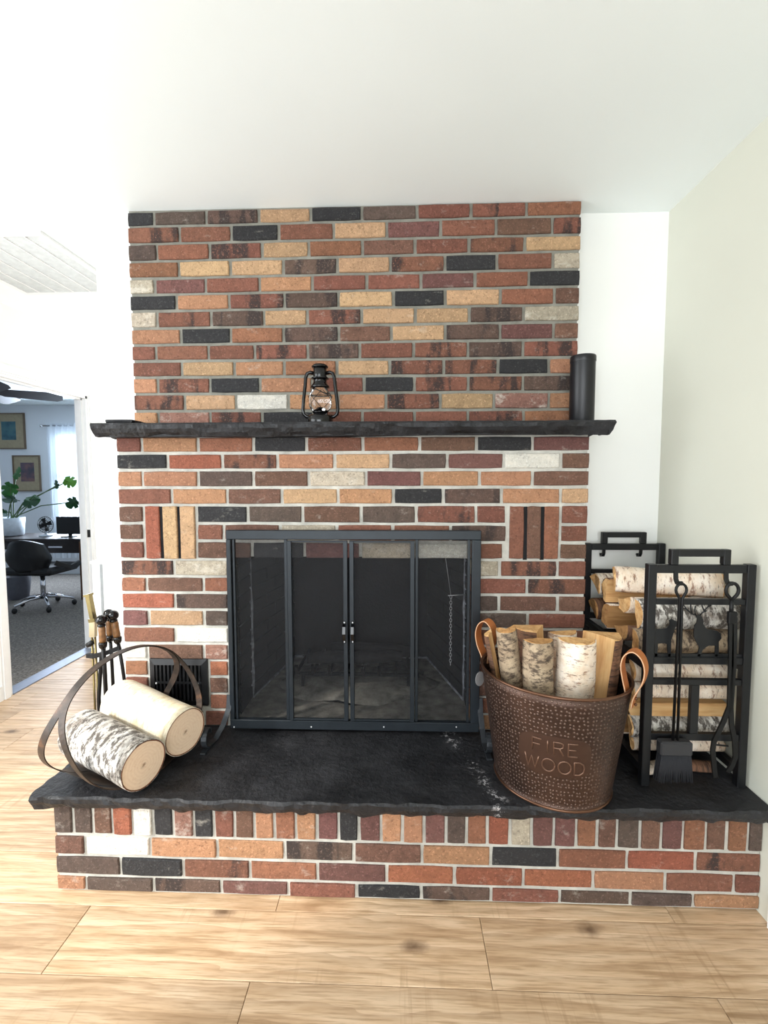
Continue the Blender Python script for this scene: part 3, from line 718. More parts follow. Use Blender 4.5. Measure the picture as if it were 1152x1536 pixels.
# ------------------------------------------------------------------ kerosene lantern on the mantel
LN = empty('kerosene_lantern', (-.306, 1.795, 1.552), 'small gloss black kerosene lantern with glass globe standing on the slate mantel', 'lantern')
def lp(b, n, m=M_GLOSS, p=None): o = b.build(n, m); o.parent = p or LN; return o
b = MB(); b.lathe([(.046, 0), (.048, .004), (.048, .030), (.044, .036), (.030, .042), (.024, .044)], 28); lp(b, 'fuel_tank')
b = MB(); b.lathe([(.026, .044), (.030, .048), (.030, .052), (.020, .060), (.012, .066), (.008, .070)], 24); lp(b, 'burner')
b = MB(); b.lathe([(.030, .050), (.040, .068), (.0435, .090), (.041, .112), (.030, .134), (.027, .140)], 28, caps=False); lp(b, 'glass_globe', M_GLASS)
b = MB(); b.lathe([(.027, .139), (.037, .142), (.034, .150), (.027, .158), (.024, .170), (.030, .174), (.034, .176), (.032, .180)], 28); lp(b, 'hood')
b = MB(); b.lathe([(.024, .178), (.0255, .182), (.0255, .213), (.022, .217)], 24); lp(b, 'chimney_cap')
b = MB(); b.lathe([(.022, .216), (.031, .218), (.032, .222), (.024, .229), (.006, .232)], 24); lp(b, 'top_vent')
for s in (-1, 1):
    b = MB(); b.tube([(s*.036, 0, .034), (s*.052, 0, .032), (s*.064, 0, .042), (s*.0675, 0, .060), (s*.064, 0, .10), (s*.058, 0, .15), (s*.055, 0, .182), (s*.049, 0, .197), (s*.038, 0, .201), (s*.024, 0, .198)], .0068, 10); lp(b, 'side_tube')
b = MB()
for k in range(4):
    a = k*math.pi/2+.4; b.tube([((.032+.0145*math.sin(math.pi*t))*math.cos(a+1.5*t), (.032+.0145*math.sin(math.pi*t))*math.sin(a+1.5*t), .055+.075*t) for t in [i/10 for i in range(11)]], .0011, 5)
    b.tube([((.032+.0145*math.sin(math.pi*t))*math.cos(a-1.5*t), (.032+.0145*math.sin(math.pi*t))*math.sin(a-1.5*t), .055+.075*t) for t in [i/10 for i in range(11)]], .0011, 5)
b.tube([(.046*math.cos(a), .046*math.sin(a), .108) for a in [i*math.pi/12 for i in range(24)]], .0012, 5, closed=True); lp(b, 'wire_guard', M_IRON)
b = MB(); b.tube([(.020, -.03, .052), (.022, -.050, .052)], .0018, 6); b.lathe([(.001, -.001), (.008, 0), (.008, .003), (.001, .004)], 14, c=(0, 0, 0)); 
for i in range(len(b.v)-4*14, len(b.v)):
    pass
lp(b, 'wick_stem', M_CHROME)
b = MB(); b.sphere((.022, -.051, .052), .0075, 12, 8, 1, .35, 1); lp(b, 'wick_knob', M_CHROME)

# tall canister
CN = empty('match_canister', (.700, 1.83, 1.551), 'tall matte black metal cylinder standing at the end of the slate mantel', 'canister')
b = MB(); b.lathe([(.0445, 0), (.0455, .002), (.0455, .252)], 36); b.build('body', M_CAN, CN)
b = MB(); b.lathe([(.0465, .238), (.0470, .240), (.0470, .256), (.0455, .260), (.03, .2615), (.001, .262)], 36); b.build('lid', M_CAN, CN)
b = MB(); b.sphere((-.0475, 0, .236), .0025, 8, 5); b.sphere((.0475, 0, .247), .0025, 8, 5); b.build('rivet', M_CAN, CN)

# ------------------------------------------------------------------ round birch logs and hoop holder
NX = Vector((.930, -.368, 0)); RX = Vector((.368, .930, 0))
def orient(o, z, x=None):
    z = Vector(z).normalized()
    if x is None: o.rotation_euler = z.to_track_quat('Z', 'Y').to_euler(); return
    x = Vector(x); x = (x-z*x.dot(z)).normalized(); y = z.cross(x)
    o.rotation_euler = Matrix((x, y, z)).transposed().to_euler()
def round_log(near, dirn, L, r, bark, label, seed, group=None, squash=1.0):
    """near end face at the origin, log runs along local +Z"""
    b = MB(); n = 40; segs = 14; rs = random.Random(seed)
    def rad(a, t, k=1.0):
        return r*k*(1+.045*noise.noise(Vector((math.cos(a)*1.3+seed, math.sin(a)*1.3, t*2)))+.012*noise.noise(Vector((math.cos(a)*7, math.sin(a)*7+seed, t*14))))
    ends = MB(); rings = []
    for t, z in ((0, .001), (1, L-.001)):
        ring = [(rad(2*math.pi*i/n, t, .985)*math.cos(2*math.pi*i/n), squash*rad(2*math.pi*i/n, t, .985)*math.sin(2*math.pi*i/n), z) for i in range(n)]
        ends.add(ring+[(0, 0, z)], [((i+1) % n, i, n) if t == 0 else (i, (i+1) % n, n) for i in range(n)])
        rings.append(ring)
    mid = [[(x*.88, y*.88, zz) for x, y, _ in rg] for rg, zz in ((rings[0], .02), (rings[1], L-.02))]
    allr = rings[0]+mid[0]+mid[1]+rings[1]
    ends.add(allr, [(k*n+i, k*n+(i+1) % n, (k+1)*n+(i+1) % n, (k+1)*n+i) for k in range(3) for i in range(n)])
    core = ends.build('birch_log', M_END, None, near); orient(core, dirn, (0, 0, 1))
    vs = []; fs = []
    for s in range(segs+1):
        t = s/segs
        for i in range(n):
            a = 2*math.pi*i/n; vs.append((rad(a, t)*math.cos(a), squash*rad(a, t)*math.sin(a), L*t+(-.0015 if s == 0 else .0015 if s == segs else 0)))
    for i in range(n):
        a = 2*math.pi*i/n; 
    for s in range(segs):
        for i in range(n): fs.append((s*n+i, s*n+(i+1) % n, (s+1)*n+(i+1) % n, (s+1)*n+i))
    base = len(vs)
    for s, zz in ((0, 0), (segs, L)):
        for i in range(n):
            a = 2*math.pi*i/n; q = rad(a, s/segs, .955); vs.append((q*math.cos(a), squash*q*math.sin(a), zz))
    for i in range(n):
        fs.append((base+i, base+(i+1) % n, (i+1) % n, i)); fs.append((segs*n+i, segs*n+(i+1) % n, base+n+(i+1) % n, base+n+i))
    b.add(vs, fs, True); bk = b.build('bark', bark, core)
    for t, z in ((0, 0), (1, L)):
        e = MB(); e.tube([(rad(2*math.pi*i/n, t, .968)*math.cos(2*math.pi*i/n), squash*rad(2*math.pi*i/n, t, .968)*math.sin(2*math.pi*i/n), z) for i in range(n)], .0019, 5, closed=True); e.build('bark_edge', M_BEDGE, core)
    tag(core, label, 'log', group); return core
LD1 = Vector((-.89, .44, .05)).normalized(); LD2 = Vector((-.885, .45, .07)).normalized()
round_log((-.805, 1.375, .446), LD1, .34, .0765, M_BIRCH, 'round birch log with dark flecked white bark resting in the steel hoop', 2, 'birch logs in the hoop')
round_log((-.742, 1.527, .470), LD2, .37, .080, M_BIRCH2, 'thick round birch log with smooth pale bark beside the flecked one', 6, 'birch logs in the hoop')
HP = empty('log_hoop', (-.920, 1.492, ZS), 'round flat steel hoop log holder standing around two birch logs', 'log holder')
HRr = .204
def hspread(a):
    s = min(1, max(0, (.66-math.sin(a))/1.25)); return s*s*(3-2*s)
def hpos(a, off, rr): return Vector((0, 0, HRr+.004))+RX*(rr*1.17*math.cos(a))+Vector((0, 0, rr*math.sin(a)))+NX*off
for side in (-1, 1):
    A = [-math.pi/2+2*math.pi*i/96 for i in range(96)]
    b = MB(); b.tube([hpos(a, side*(.003+.095*hspread(a)), HRr+.001*side) for a in A], 0, closed=True, flat=(.026, .003), up=NX); b.build('band', M_HOOP, HP)
b = MB(); rows = []
for i in range(25):
    q = (i-12)/12; a = -math.pi/2+q*R(52); k = max(0, 1-q*q)**.5
    for j in range(9):
        rows.append(hpos(a, (j-4)/4*(.02+.115*k)-.035*k, HRr-.0015+.0*j))
b.add(rows, [(i*9+j, i*9+j+1, (i+1)*9+j+1, (i+1)*9+j) for i in range(24) for j in range(8)], True); b.build('cradle_plate', M_HOOP, HP)

# ------------------------------------------------------------------ split firewood
def split_log(center, dirn, face, L, r, a0, a1, bark, wood, label, seed, cat='log', group=None, apex=0.0):
    """wedge running along local Z; the bark arc spans a0..a1 (degrees) about local X=face"""
    n = max(5, int((a1-a0)/14)); segs = 7; rs = random.Random(seed)
    angs = [R(a0+(a1-a0)*i/n) for i in range(n+1)]
    def prof(t, k):
        ox, oy = .05*r*noise.noise(Vector((t*2.1, seed, 0))), .05*r*noise.noise(Vector((seed, t*2.1, 4)))
        out = []
        for a in angs:
            q = r*k*(1+.07*noise.noise(Vector((math.cos(a)*2+seed, math.sin(a)*2, t*3)))); out.append((q*math.cos(a)+ox, q*math.sin(a)+oy))
        if a1-a0 < 300:
            am = R((a0+a1)/2)
            for f_ in (.55, ):
                e = .06*r*noise.noise(Vector((t*5, seed+2, 1))); out.append((f_*r*math.cos(angs[-1])+apex*math.cos(am)*r*.3+e, f_*r*math.sin(angs[-1])+apex*math.sin(am)*r*.3+e))
            out.append((apex*r*math.cos(am)+ox, apex*r*math.sin(am)+oy))
            for f_ in (.55, ):
                e = .06*r*noise.noise(Vector((t*5, seed+5, 1))); out.append((f_*r*math.cos(angs[0])+apex*math.cos(am)*r*.3+e, f_*r*math.sin(angs[0])+apex*math.sin(am)*r*.3-e))
        return out
    vs = []; m = 0
    for s in range(segs+1):
        t = s/segs; P = prof(t, .955); m = len(P); z = -L/2+L*t
        for x, y in P: vs.append((x, y, z+((.012*noise.noise(Vector((x*40, y*40, seed)))) if s in (0, segs) else 0)))
    fs = [(s*m+i, s*m+(i+1) % m, (s+1)*m+(i+1) % m, (s+1)*m+i) for s in range(segs) for i in range(m)]
    fs += [tuple(reversed(range(m))), tuple(segs*m+i for i in range(m))]
    b = MB(); b.add(vs, fs); o = b.build('firewood_log', wood, None, center); orient(o, dirn, face)
    vs = []; k = n+1
    for s in range(segs+1):
        t = s/segs; z = -(L-.004)/2+(L-.004)*t
        for x, y in prof(t, 1.0)[:k]: vs.append((x, y, z))
    for s in range(segs+1):
        t = s/segs; z = -(L-.004)/2+(L-.004)*t
        for x, y in prof(t, .95)[:k]: vs.append((x, y, z))
    B0 = (segs+1)*k; fs = []
    for s in range(segs):
        for i in range(k-1): fs.append((s*k+i, s*k+i+1, (s+1)*k+i+1, (s+1)*k+i))
        fs.append((s*k, (s+1)*k, B0+(s+1)*k, B0+s*k)); fs.append((s*k+k-1, (s+1)*k+k-1, B0+(s+1)*k+k-1, B0+s*k+k-1))
    for i in range(k-1): fs.append((i, i+1, B0+i+1, B0+i)); q = segs*k; fs.append((q+i, q+i+1, B0+q+i+1, B0+q+i))
    bb = MB(); bb.add(vs, fs, True); bb.build('bark', bark, o)
    tag(o, label, cat, group); return o

# ------------------------------------------------------------------ hammered copper bucket
BKc = (.498, 1.487, ZS+.0005); BKa, BKb, BKt, BKh, BKk = .231, .209, -.58, .365, .78
BK = empty('firewood_bucket', BKc, 'hammered copper bucket with FIRE WOOD lettering and tan leather handles', 'bucket', rz=BKt)
def bk_scale(z): t = z/BKh; return BKk+(1-BKk)*t
b = MB(); n = 72; prof = [(0.0, .004), (.9, .004)]; 
outer = [(BKk, 0)]+[(bk_scale(BKh*i/12), BKh*i/12) for i in range(13)]
inner = [(bk_scale(BKh*i/12)-.012, BKh*i/12) for i in range(12, 0, -1)]+[(BKk-.012, .008), (0.001, .008)]
b.lathe([(.001, 0)]+outer+inner, n, BKa, BKb, caps=False); b.build('body', M_COPPER, BK)
b = MB(); b.tube([(BKa*math.cos(a)*.997, BKb*math.sin(a)*.997, BKh) for a in [2*math.pi*i/72 for i in range(72)]], .0045, 8, closed=True); b.build('rim', M_COPPERR, BK)
b = MB(); b.tube([(BKa*BKk*1.005*math.cos(a), BKb*BKk*1.005*math.sin(a), .005) for a in [2*math.pi*i/72 for i in range(72)]], .0045, 8, closed=True); b.build('foot_rim', M_COPPERR, BK)
def bk_surf(s, z, off):
    """s = metres along the wall from the lettering's centre line, z height above the slab"""
    a0 = -math.pi/2-.30-BKt; k = bk_scale(z); rm = (BKa+BKb)/2*k
    a = a0+s/rm; return Vector(((BKa*k+off)*math.cos(a), (BKb*k+off)*math.sin(a), z))
b = MB(); nu, nv = 22, 12; pw, ph, pz = .100, .064, .178
for v_ in range(nv+1):
    for u_ in range(nu+1):
        x, y = -1+2*u_/nu, -1+2*v_/nv
        # squircle outline
        k = max(abs(x), abs(y)); l = (abs(x)**4+abs(y)**4)**.25 or 1; q = k/l if l else 1
        edge = 1-max(abs(x), abs(y))**8
        b.v.append(tuple(bk_surf(x*q*pw, pz+y*q*ph, .0004+.0012*edge)))
for v_ in range(nv):
    for u_ in range(nu):
        b.f.append((v_*(nu+1)+u_, v_*(nu+1)+u_+1, (v_+1)*(nu+1)+u_+1, (v_+1)*(nu+1)+u_)); b.sm.append(True)
b.build('name_panel', M_COPPERP, BK)
GL = dict(F=[[(0, 0), (0, 1), (.62, 1)], [(0, .54), (.52, .54)]], I=[[(.1, 0), (.1, 1)]], R=[[(0, 0), (0, 1), (.42, 1), (.6, .9), (.6, .64), (.42, .53), (0, .53)], [(.36, .53), (.64, 0)]],
          E=[[(.62, 1), (0, 1), (0, 0), (.62, 0)], [(0, .52), (.52, .52)]], W=[[(0, 1), (.24, 0), (.48, .92), (.72, 0), (.96, 1)]], D=[[(0, 0), (0, 1), (.36, 1), (.62, .82), (.68, .5), (.62, .18), (.36, 0), (0, 0)]],
          O=[[(.42+.42*math.cos(a), .5+.5*math.sin(a)) for a in [2*math.pi*i/20 for i in range(21)]]])
for word, zb, h, wds in (('FIRE', .187, .040, (.62, .2, .64, .62)), ('WOOD', .129, .040, (.96, .84, .84, .68))):
    gap = .30 if word == 'FIRE' else .22; tot = (sum(wds)+gap*3)*h; x = -tot/2
    for ch, wd in zip(word, wds):
        b = MB()
        for st in GL[ch]:
            pts = []
            for i in range(len(st)-1):
                for k in range(3): t = k/3; pts.append((st[i][0]+(st[i+1][0]-st[i][0])*t, st[i][1]+(st[i+1][1]-st[i][1])*t))
            pts.append(st[-1]); b.tube([bk_surf(x+p[0]*h, zb+p[1]*h, .0022) for p in pts], .0021, 6)
        b.build('letter', M_COPPERL, BK); x += (wd+gap)*h
for s, aa in ((-1, math.pi-.05), (1, -.10)):
    # leather strap loop rising above the rim, outside leg and inside leg
    a = aa; c_, s_ = math.cos(a), math.sin(a); ox, oy = BKa*c_, BKb*s_; rad_ = Vector((c_, s_, 0)).normalized(); tan = Vector((-s_, c_, 0))
    base = Vector((ox, oy, BKh)); ctl = [(.004, -.050), (.010, -.015), (.030, .030), (.036, .070), (.026, .103), (.004, .118), (-.018, .102), (-.026, .070), (-.020, .030), (-.012, -.005), (-.010, -.030)]
    pts = []
    for i in range(len(ctl)-1):
        p_, q_ = ctl[i], ctl[i+1]; pm = ctl[max(0, i-1)]; qn = ctl[min(len(ctl)-1, i+2)]
        for k in range(4):
            t = k/4; f = lambda a_, b_, c_2, d_: .5*((2*b_)+(-a_+c_2)*t+(2*a_-5*b_+4*c_2-d_)*t*t+(-a_+3*b_-3*c_2+d_)*t**3)
            pts.append(base+rad_*f(pm[0], p_[0], q_[0], qn[0])+Vector((0, 0, f(pm[1], p_[1], q_[1], qn[1]))))
    pts.append(base+rad_*ctl[-1][0]+Vector((0, 0, ctl[-1][1])))
    b = MB(); b.tube(pts, 0, flat=(.042, .004), up=tan); st = b.build('leather_handle', M_LEATHER, BK)
    for sd in (-1, 1):
        b = MB(); b.tube([p+tan*sd*.0205 for p in pts], .0016, 6); b.build('edge_binding', M_STITCH, st)
    for z in (-.030, -.012):
        b = MB(); b.sphere(base+rad_*(.012)+Vector((0, 0, z-.012)), .0045, 10, 6); b.build('rivet', M_COPPERR, BK)
# hanging swing tag by the left handle
a = math.pi-.05; base = Vector((BKa*math.cos(a), BKb*math.sin(a), BKh))
b = MB(); c0 = Vector((BKa*math.cos(a)-.022, BKb*math.sin(a)-.012, BKh-.095))
nrm = Vector((.55, -.83, 0)); nrm.rotate(Matrix.Rotation(-BKt, 3, 'Z')); e1 = Vector((-nrm.y, nrm.x, 0))
ring = [c0+e1*(.021*math.cos(q))+Vector((0, 0, .026*math.sin(q))) for q in [2*math.pi*i/28 for i in range(28)]]
b.add(ring+[p+nrm*.002 for p in ring], [tuple(range(28)), tuple(reversed(range(28, 56)))]+[(i, (i+1) % 28, 28+(i+1) % 28, 28+i) for i in range(28)])
b.build('swing_tag', plain('grey_tag', '8e8c8c', .6), BK)
b = MB(); b.tube([c0+Vector((0, 0, .022)), c0+Vector((.008, .004, .045)), base+Vector((-.012, 0, -.03))], .001, 5); b.build('tag_string', M_CAPB, BK)

# logs standing in the bucket: placed where their tops stand, leaning on the rim
def buck(u, vtop, y, r, a0, a1, bark, wood, label, seed, L=.44, lean=(0, 0), face=(0, -1, 0), apex=0.0):
    top = at(u, vtop, 1, y); d = Vector((lean[0], lean[1], 1)).normalized()
    split_log(top-d*L/2, d, face, L, r, a0, a1, bark, wood, label, seed, group='logs in the copper bucket', apex=apex)
buck(738, 950, 1.535, .028, -75, 75, M_BARKD, M_SPLIT, 'narrow split log stick against the tag side of the copper bucket', 3, face=(-1, .4, 0), lean=(-.19, .03))
buck(759, 943, 1.47, .033, -115, 115, M_BARKG, M_SPLITD, 'slim grey barked log standing in the copper bucket beside the narrow stick', 9, lean=(-.14, -.06))
buck(806, 939, 1.56, .078, -50, 50, M_BARKD, M_SPLIT, 'brown sided split log with pale top at the back of the copper bucket', 5, face=(-.75, -.3, 0), lean=(-.05, .03), apex=-.3)
buck(806, 957, 1.42, .047, -85, 85, M_BARKG, M_SPLITD, 'split log with pinkish grey flaking bark at the front of the copper bucket', 8, lean=(-.03, -.03))
buck(864, 956, 1.43, .061, -85, 85, M_BARK, M_SPLIT, 'wide split log with peeling white birch bark in the copper bucket', 14, lean=(.03, -.03))
buck(892, 948, 1.50, .085, -45, 30, M_BARKD, M_SPLIT, 'clean yellow split log with dark bark edge in the copper bucket', 21, face=(.85, -.35, 0), lean=(.12, .02), apex=-.40)
buck(842, 946, 1.59, .050, -80, 80, M_BARK, M_SPLIT, 'split log standing behind the peeling white birch log in the bucket', 27, lean=(0, .03), face=(0, -1, 0))

# ------------------------------------------------------------------ black log rack
RKx0, RKx1, RY0, RY1, RZT = .772, 1.098, 1.46, 1.95, 1.077
RK = empty('log_rack', ((RKx0+RKx1)/2, (RY0+RY1)/2, ZS), 'black square tube log rack with stag silhouettes beside the cream wall', 'log rack')
RKI = Matrix.Translation(RK.location).inverted()
def rk(b, n, m=M_BLACK, p=None): 
    o = b.build(n, m); o.parent = p or RK
    if p is None: o.matrix_parent_inverse = RKI
    return o
T = .026
RKx1 = RKx1-T/2; RKx0 = RKx0+T/2
def ry_z(v, u=1040, y=RY0): return at(u, v, 1, y).z
for y in (RY0, RY1):
    for x in (RKx0, RKx1):
        b = MB(); b.cbox(x-T/2, x+T/2, y-T/2, y+T/2, ZS+.0005, RZT, .002); rk(b, 'post')
for y in (RY0, RY1):
    zs = [ry_z(853), ry_z(902), ry_z(990), ry_z(1022), ry_z(1104)]
    for z, h in zip(zs, (.026, .018, .022, .018, .022)):
        b = MB(); b.cbox(RKx0+T/2, RKx1-T/2, y-.009, y+.009, z-h/2, z+h/2, .0015); rk(b, 'rail')
    b = MB(); x = at(1040, 1060, 1, RY0).x; b.cbox(x-.013, x+.013, y-.008, y+.008, zs[4]+.011, zs[3]-.009, .0015); rk(b, 'divider')
    hx0, hx1 = at(1010, 840, 1, RY0).x, at(1088, 840, 1, RY0).x; hz1 = ry_z(829)
    b = MB(); t2 = .011
    b.cbox(hx0-t2, hx0+t2, y-t2, y+t2, zs[0]+.013, hz1+t2, .002); b.cbox(hx1-t2, hx1+t2, y-t2, y+t2, zs[0]+.013, hz1+t2, .002); b.cbox(hx0+t2, hx1-t2, y-t2, y+t2, hz1-t2, hz1+t2, .002); rk(b, 'top_handle')
    s = -1 if y == RY0 else 1
    for hx in (hx0+.004, hx1-.002):
        b = MB(); b.tube([(hx, y+s*.008, zs[0]-.006), (hx, y+s*.010, zs[0]-.030), (hx, y+s*.018, zs[0]-.042), (hx, y+s*.030, zs[0]-.044), (hx, y+s*.036, zs[0]-.034)], 0, flat=(.012, .006), up=(1, 0, 0)); rk(b, 'tool_hook')
for x in (RKx0, RKx1):
    for z in (.748, .41):
        b = MB(); b.cbox(x-.011, x+.011, RY0+T/2, RY1-T/2, z-.012, z+.012, .0015); rk(b, 'side_rail')
for z in (.748, .41):
    for y in (1.60, 1.80):
        b = MB(); b.bar((RKx0+.011, y, z), (RKx1-.011, y, z), .016, .016); rk(b, 'shelf_bar')
# silhouettes cut from plate on the front: stag and grazing elk
def plate(poly_px, name):
    pts = [at(u, v, 1, RY0) for u, v in poly_px]; b = MB(); b.prism([(p.x, p.z) for p in pts], lambda a, c, d: (a, RY0-.004+d, c), .004); return b
base_v = 983
stag = [(1040, 946), (1041, 938), (1044, 934), (1045, 928), (1043, 924), (1047, 921), (1051, 924), (1054, 929), (1054, 936), (1058, 942), (1066, 944), (1075, 946), (1080, 950), (1081, 957), (1077, 962), (1077, 976), (1075, 984), (1071, 984), (1072, 968), (1062, 968), (1058, 970), (1053, 974), (1049, 984), (1045, 984), (1048, 970), (1044, 963), (1040, 955)]
elk = [(972, 945), (978, 943), (990, 943), (999, 942), (1004, 936), (1003, 930), (1007, 928), (1013, 931), (1018, 934), (1018, 938), (1012, 940), (1009, 950), (1006, 960), (1005, 984), (1001, 984), (1000, 966), (995, 964), (986, 965), (985, 984), (981, 984), (981, 965), (977, 964), (977, 984), (973, 984), (972, 962)]
b = plate(stag, 'stag'); so = rk(b, 'stag_silhouette')
b = MB()
for st in ([(1046, 924), (1038, 921), (1030, 914), (1024, 905)], [(1038, 921), (1036, 914), (1036, 907)], [(1030, 914), (1024, 912)], [(1043, 922), (1042, 915), (1043, 909)], [(1050, 923), (1056, 916), (1062, 910), (1066, 902)], [(1056, 916), (1053, 909), (1053, 904)], [(1062, 910), (1067, 908)], [(1053, 919), (1060, 916)]):
    b.tube([at(u, v, 1, RY0-.002) for u, v in st], .0021, 5)
rk(b, 'antlers')
b = plate(elk, 'elk'); rk(b, 'elk_silhouette')
b = MB(); z0, z1 = ry_z(988), ry_z(980); b.cbox(RKx0+T/2, RKx1-T/2, RY0-.004, RY0, z0, z1, .0008); rk(b, 'ground_strip')

# hanging brush and tongs
hz_ = ry_z(853)-.044
BRX = hx0+.004
BRU = empty('hearth_brush', (BRX+.004, RY0-.033, ZS), 'black hearth brush with looped twin rod handle hanging on the log rack', 'brush')
def bp(b, n, m, P): o = b.build(n, m); o.parent = P; o.matrix_parent_inverse = Matrix.Translation(P.location).inverted(); return o
y = RY0-.033; x = BRX+.004; zl = ry_z(884, 1014, y)
loop = [(x+.004, y, zl-.028)]+[(x+.016*math.sin(a), y, zl-.002-.019*math.cos(a)) for a in [i*math.pi/8 for i in range(2, 15)]]+[(x-.004, y, zl-.028)]
zb = ry_z(1112, 1014, y)
b = MB(); b.tube([(x+.007, y, zb)]+loop+[(x-.007, y, zb)], .0042, 8); bp(b, 'twin_rod_handle', M_IRON, BRU)
x0_, x1_ = at(986, 1120, 1, y).x, at(1037, 1120, 1, y).x; z1_, z0_ = ry_z(1110, 1010, y), ry_z(1131, 1010, y)
b = MB(); b.cbox(x0_+.003, x1_-.003, y-.016, y+.016, z0_, z1_, .005); bp(b, 'brush_head', plain('brush_block', '2b2b2e', .7), BRU)
b = MB(); nb = 26; zf = ry_z(1171, 1010, y)
for i in range(nb):
    for j in range(4):
        t = (i+.5)/nb; xx = x0_+.006+(x1_-x0_-.012)*t; yy = y+(-.011+.0073*j); sp = (t-.5)*.020
        b.tube([(xx, yy, z0_+.003), (xx+sp*.5, yy, (z0_+zf)/2), (xx+sp+random.uniform(-.003, .003), yy+random.uniform(-.004, .003), zf+random.uniform(0, .006))], [.0022, .0026, .0018], 5)
o = bp(b, 'bristles', plain('black_bristles', '1b1c22', .8), BRU); o['kind'] = 'stuff'
TOX = hx1-.002
TNG = empty('fire_tongs', (TOX+.004, RY0-.033, ZS), 'black iron tongs with looped handle hanging on the log rack by the wall', 'tongs')
x = TOX+.004
loop = [(x+.002, y, zl-.030)]+[(x+.019*math.sin(a), y, zl-.002-.022*math.cos(a)) for a in [i*math.pi/8 for i in range(2, 15)]]+[(x-.002, y, zl-.030)]
b = MB(); b.tube(loop, .0052, 8); b.tube([(x, y, zl-.028), (x, y, ry_z(925, 1094, y))], .006, 8); bp(b, 'loop_handle', M_IRON, TNG)
def pt(u, v, dy=0): return at(u, v, 1, y+dy)
b = MB(); b.tube([pt(1096, 920), pt(1096, 1000), pt(1094, 1060), pt(1084, 1085), pt(1071, 1112), pt(1069, 1125), pt(1071, 1150), pt(1073, 1166)], 0, flat=(.014, .006), up=(1, 0, 0)); bp(b, 'jaw', M_IRON, TNG)
b = MB(); b.tube([pt(1102, 926), pt(1100, 1000), pt(1096, 1060), pt(1097, 1085), pt(1102, 1112), pt(1103, 1135), pt(1098, 1148), pt(1091, 1158)], 0, flat=(.014, .006), up=(1, 0, 0)); bp(b, 'jaw', M_IRON, TNG)
b = MB(); b.tube([pt(1072, 1117), pt(1092, 1119)], .003, 6); bp(b, 'spreader', M_IRON, TNG)
b = MB(); b.cbox(x-.010, x+.014, y-.008, y+.006, ry_z(935, 1094, y), ry_z(917, 1094, y), .002); bp(b, 'pivot_block', M_IRON, TNG)

# firewood on the rack, lying across it
XM = (RKx0+RKx1)/2
def rlog(v, y, z, r, a0, a1, bark, wood, label, seed, L=.33, face=(0, -1, .3), dx=0, apex=0.0):
    split_log((XM+dx, y, z), (1, .0, .0), face, L, r, a0, a1, bark, wood, label, seed, group='logs on the rack', apex=apex)
split_log((.945, 1.665, .972), (.94, -.30, 0), (0, -.75, .65), .33, .050, -88, 88, M_BARK, M_SPLIT, 'split log with peeling tan birch bark lying topmost on the log rack', 31, group='logs on the rack')
rlog(0, 1.548, .894, .050, -85, 85, M_BIRCH, M_SPLIT, 'white birch barked split log behind the stag silhouette on the rack', 33, .32, (0, -1, .25), .01)
rlog(0, 1.548, .803, .039, -100, 80, M_BARKG, M_SPLITD, 'grey barked split log behind the legs of the stag silhouette', 35, .31, (0, -1, .1))
WHERE = ('next to the front frame', 'in the middle of the rack', 'against the back frame')
def tier(zs, nm, rr, sd):
    i = 0
    for li, z in enumerate(zs):
        for k, yy in enumerate((1.655, 1.765, 1.87)):
            fa = ((0, -.3, -1), (0, .7, -.7), (0, 1, .2), (0, .3, 1), (0, -.5, .9), (0, .6, .8))[(i*2+sd) % 6]
            rlog(0, yy, z+(.004 if k == 1 else 0), rr, -95, 95, (M_BARKD, M_BARK)[(i+sd) % 2], (M_SPLITD, M_SPLIT)[(i+k) % 2],
                 'split log, %s layer of the %s tier, %s' % (('bottom', 'upper')[li], nm, WHERE[k]), 50+i*3+sd*31, .295+.012*(i % 3), fa, .004+.006*(i % 2)); i += 1
tier((.816, .916), 'top', .0485, 0)
tier((.474, .582), 'lower', .0485, 1)
rlog(0, 1.548, .699, .034, -95, 85, M_BARK, M_SPLIT, 'tan peeling birch log just under the stag silhouette rail', 37, .315, (0, -1, .4))
rlog(0, 1.545, .636, .028, -70, 70, M_BARK, M_SPLIT, 'pale barked split log resting on the smooth split face in the rack', 38, .315, (0, -1, .3))
rlog(0, 1.556, .580, .042, 60, 200, M_BARKD, M_SPLIT, 'smooth yellow split face of a log in the middle of the rack', 39, .32, (0, -1, .0), 0, -.2)
rlog(0, 1.545, .512, .037, -88, 88, M_BIRCH, M_SPLIT, 'white birch log lowest behind the divider bar of the rack', 40, .325, (0, -1, .2))
rlog(0, 1.55, .448, .025, -88, 88, M_BARK, M_SPLIT, 'small split log lying on the lowest shelf bar behind the brush', 41, .30, (0, -1, .6))
# kindling fallen to the slab under the rack
split_log((.865, 1.53, ZS+.007), (1, .2, 0), (0, -.3, 1), .13, .026, -70, 70, M_BARK, M_SPLIT, 'short split log piece lying on the slate under the rack', 90)
split_log((1.0, 1.54, ZS+.007), (1, -.1, 0), (0, -.3, 1), .11, .025, -70, 70, M_BARKD, M_SPLIT, 'stubby split log piece on the slate behind the hearth brush', 91)

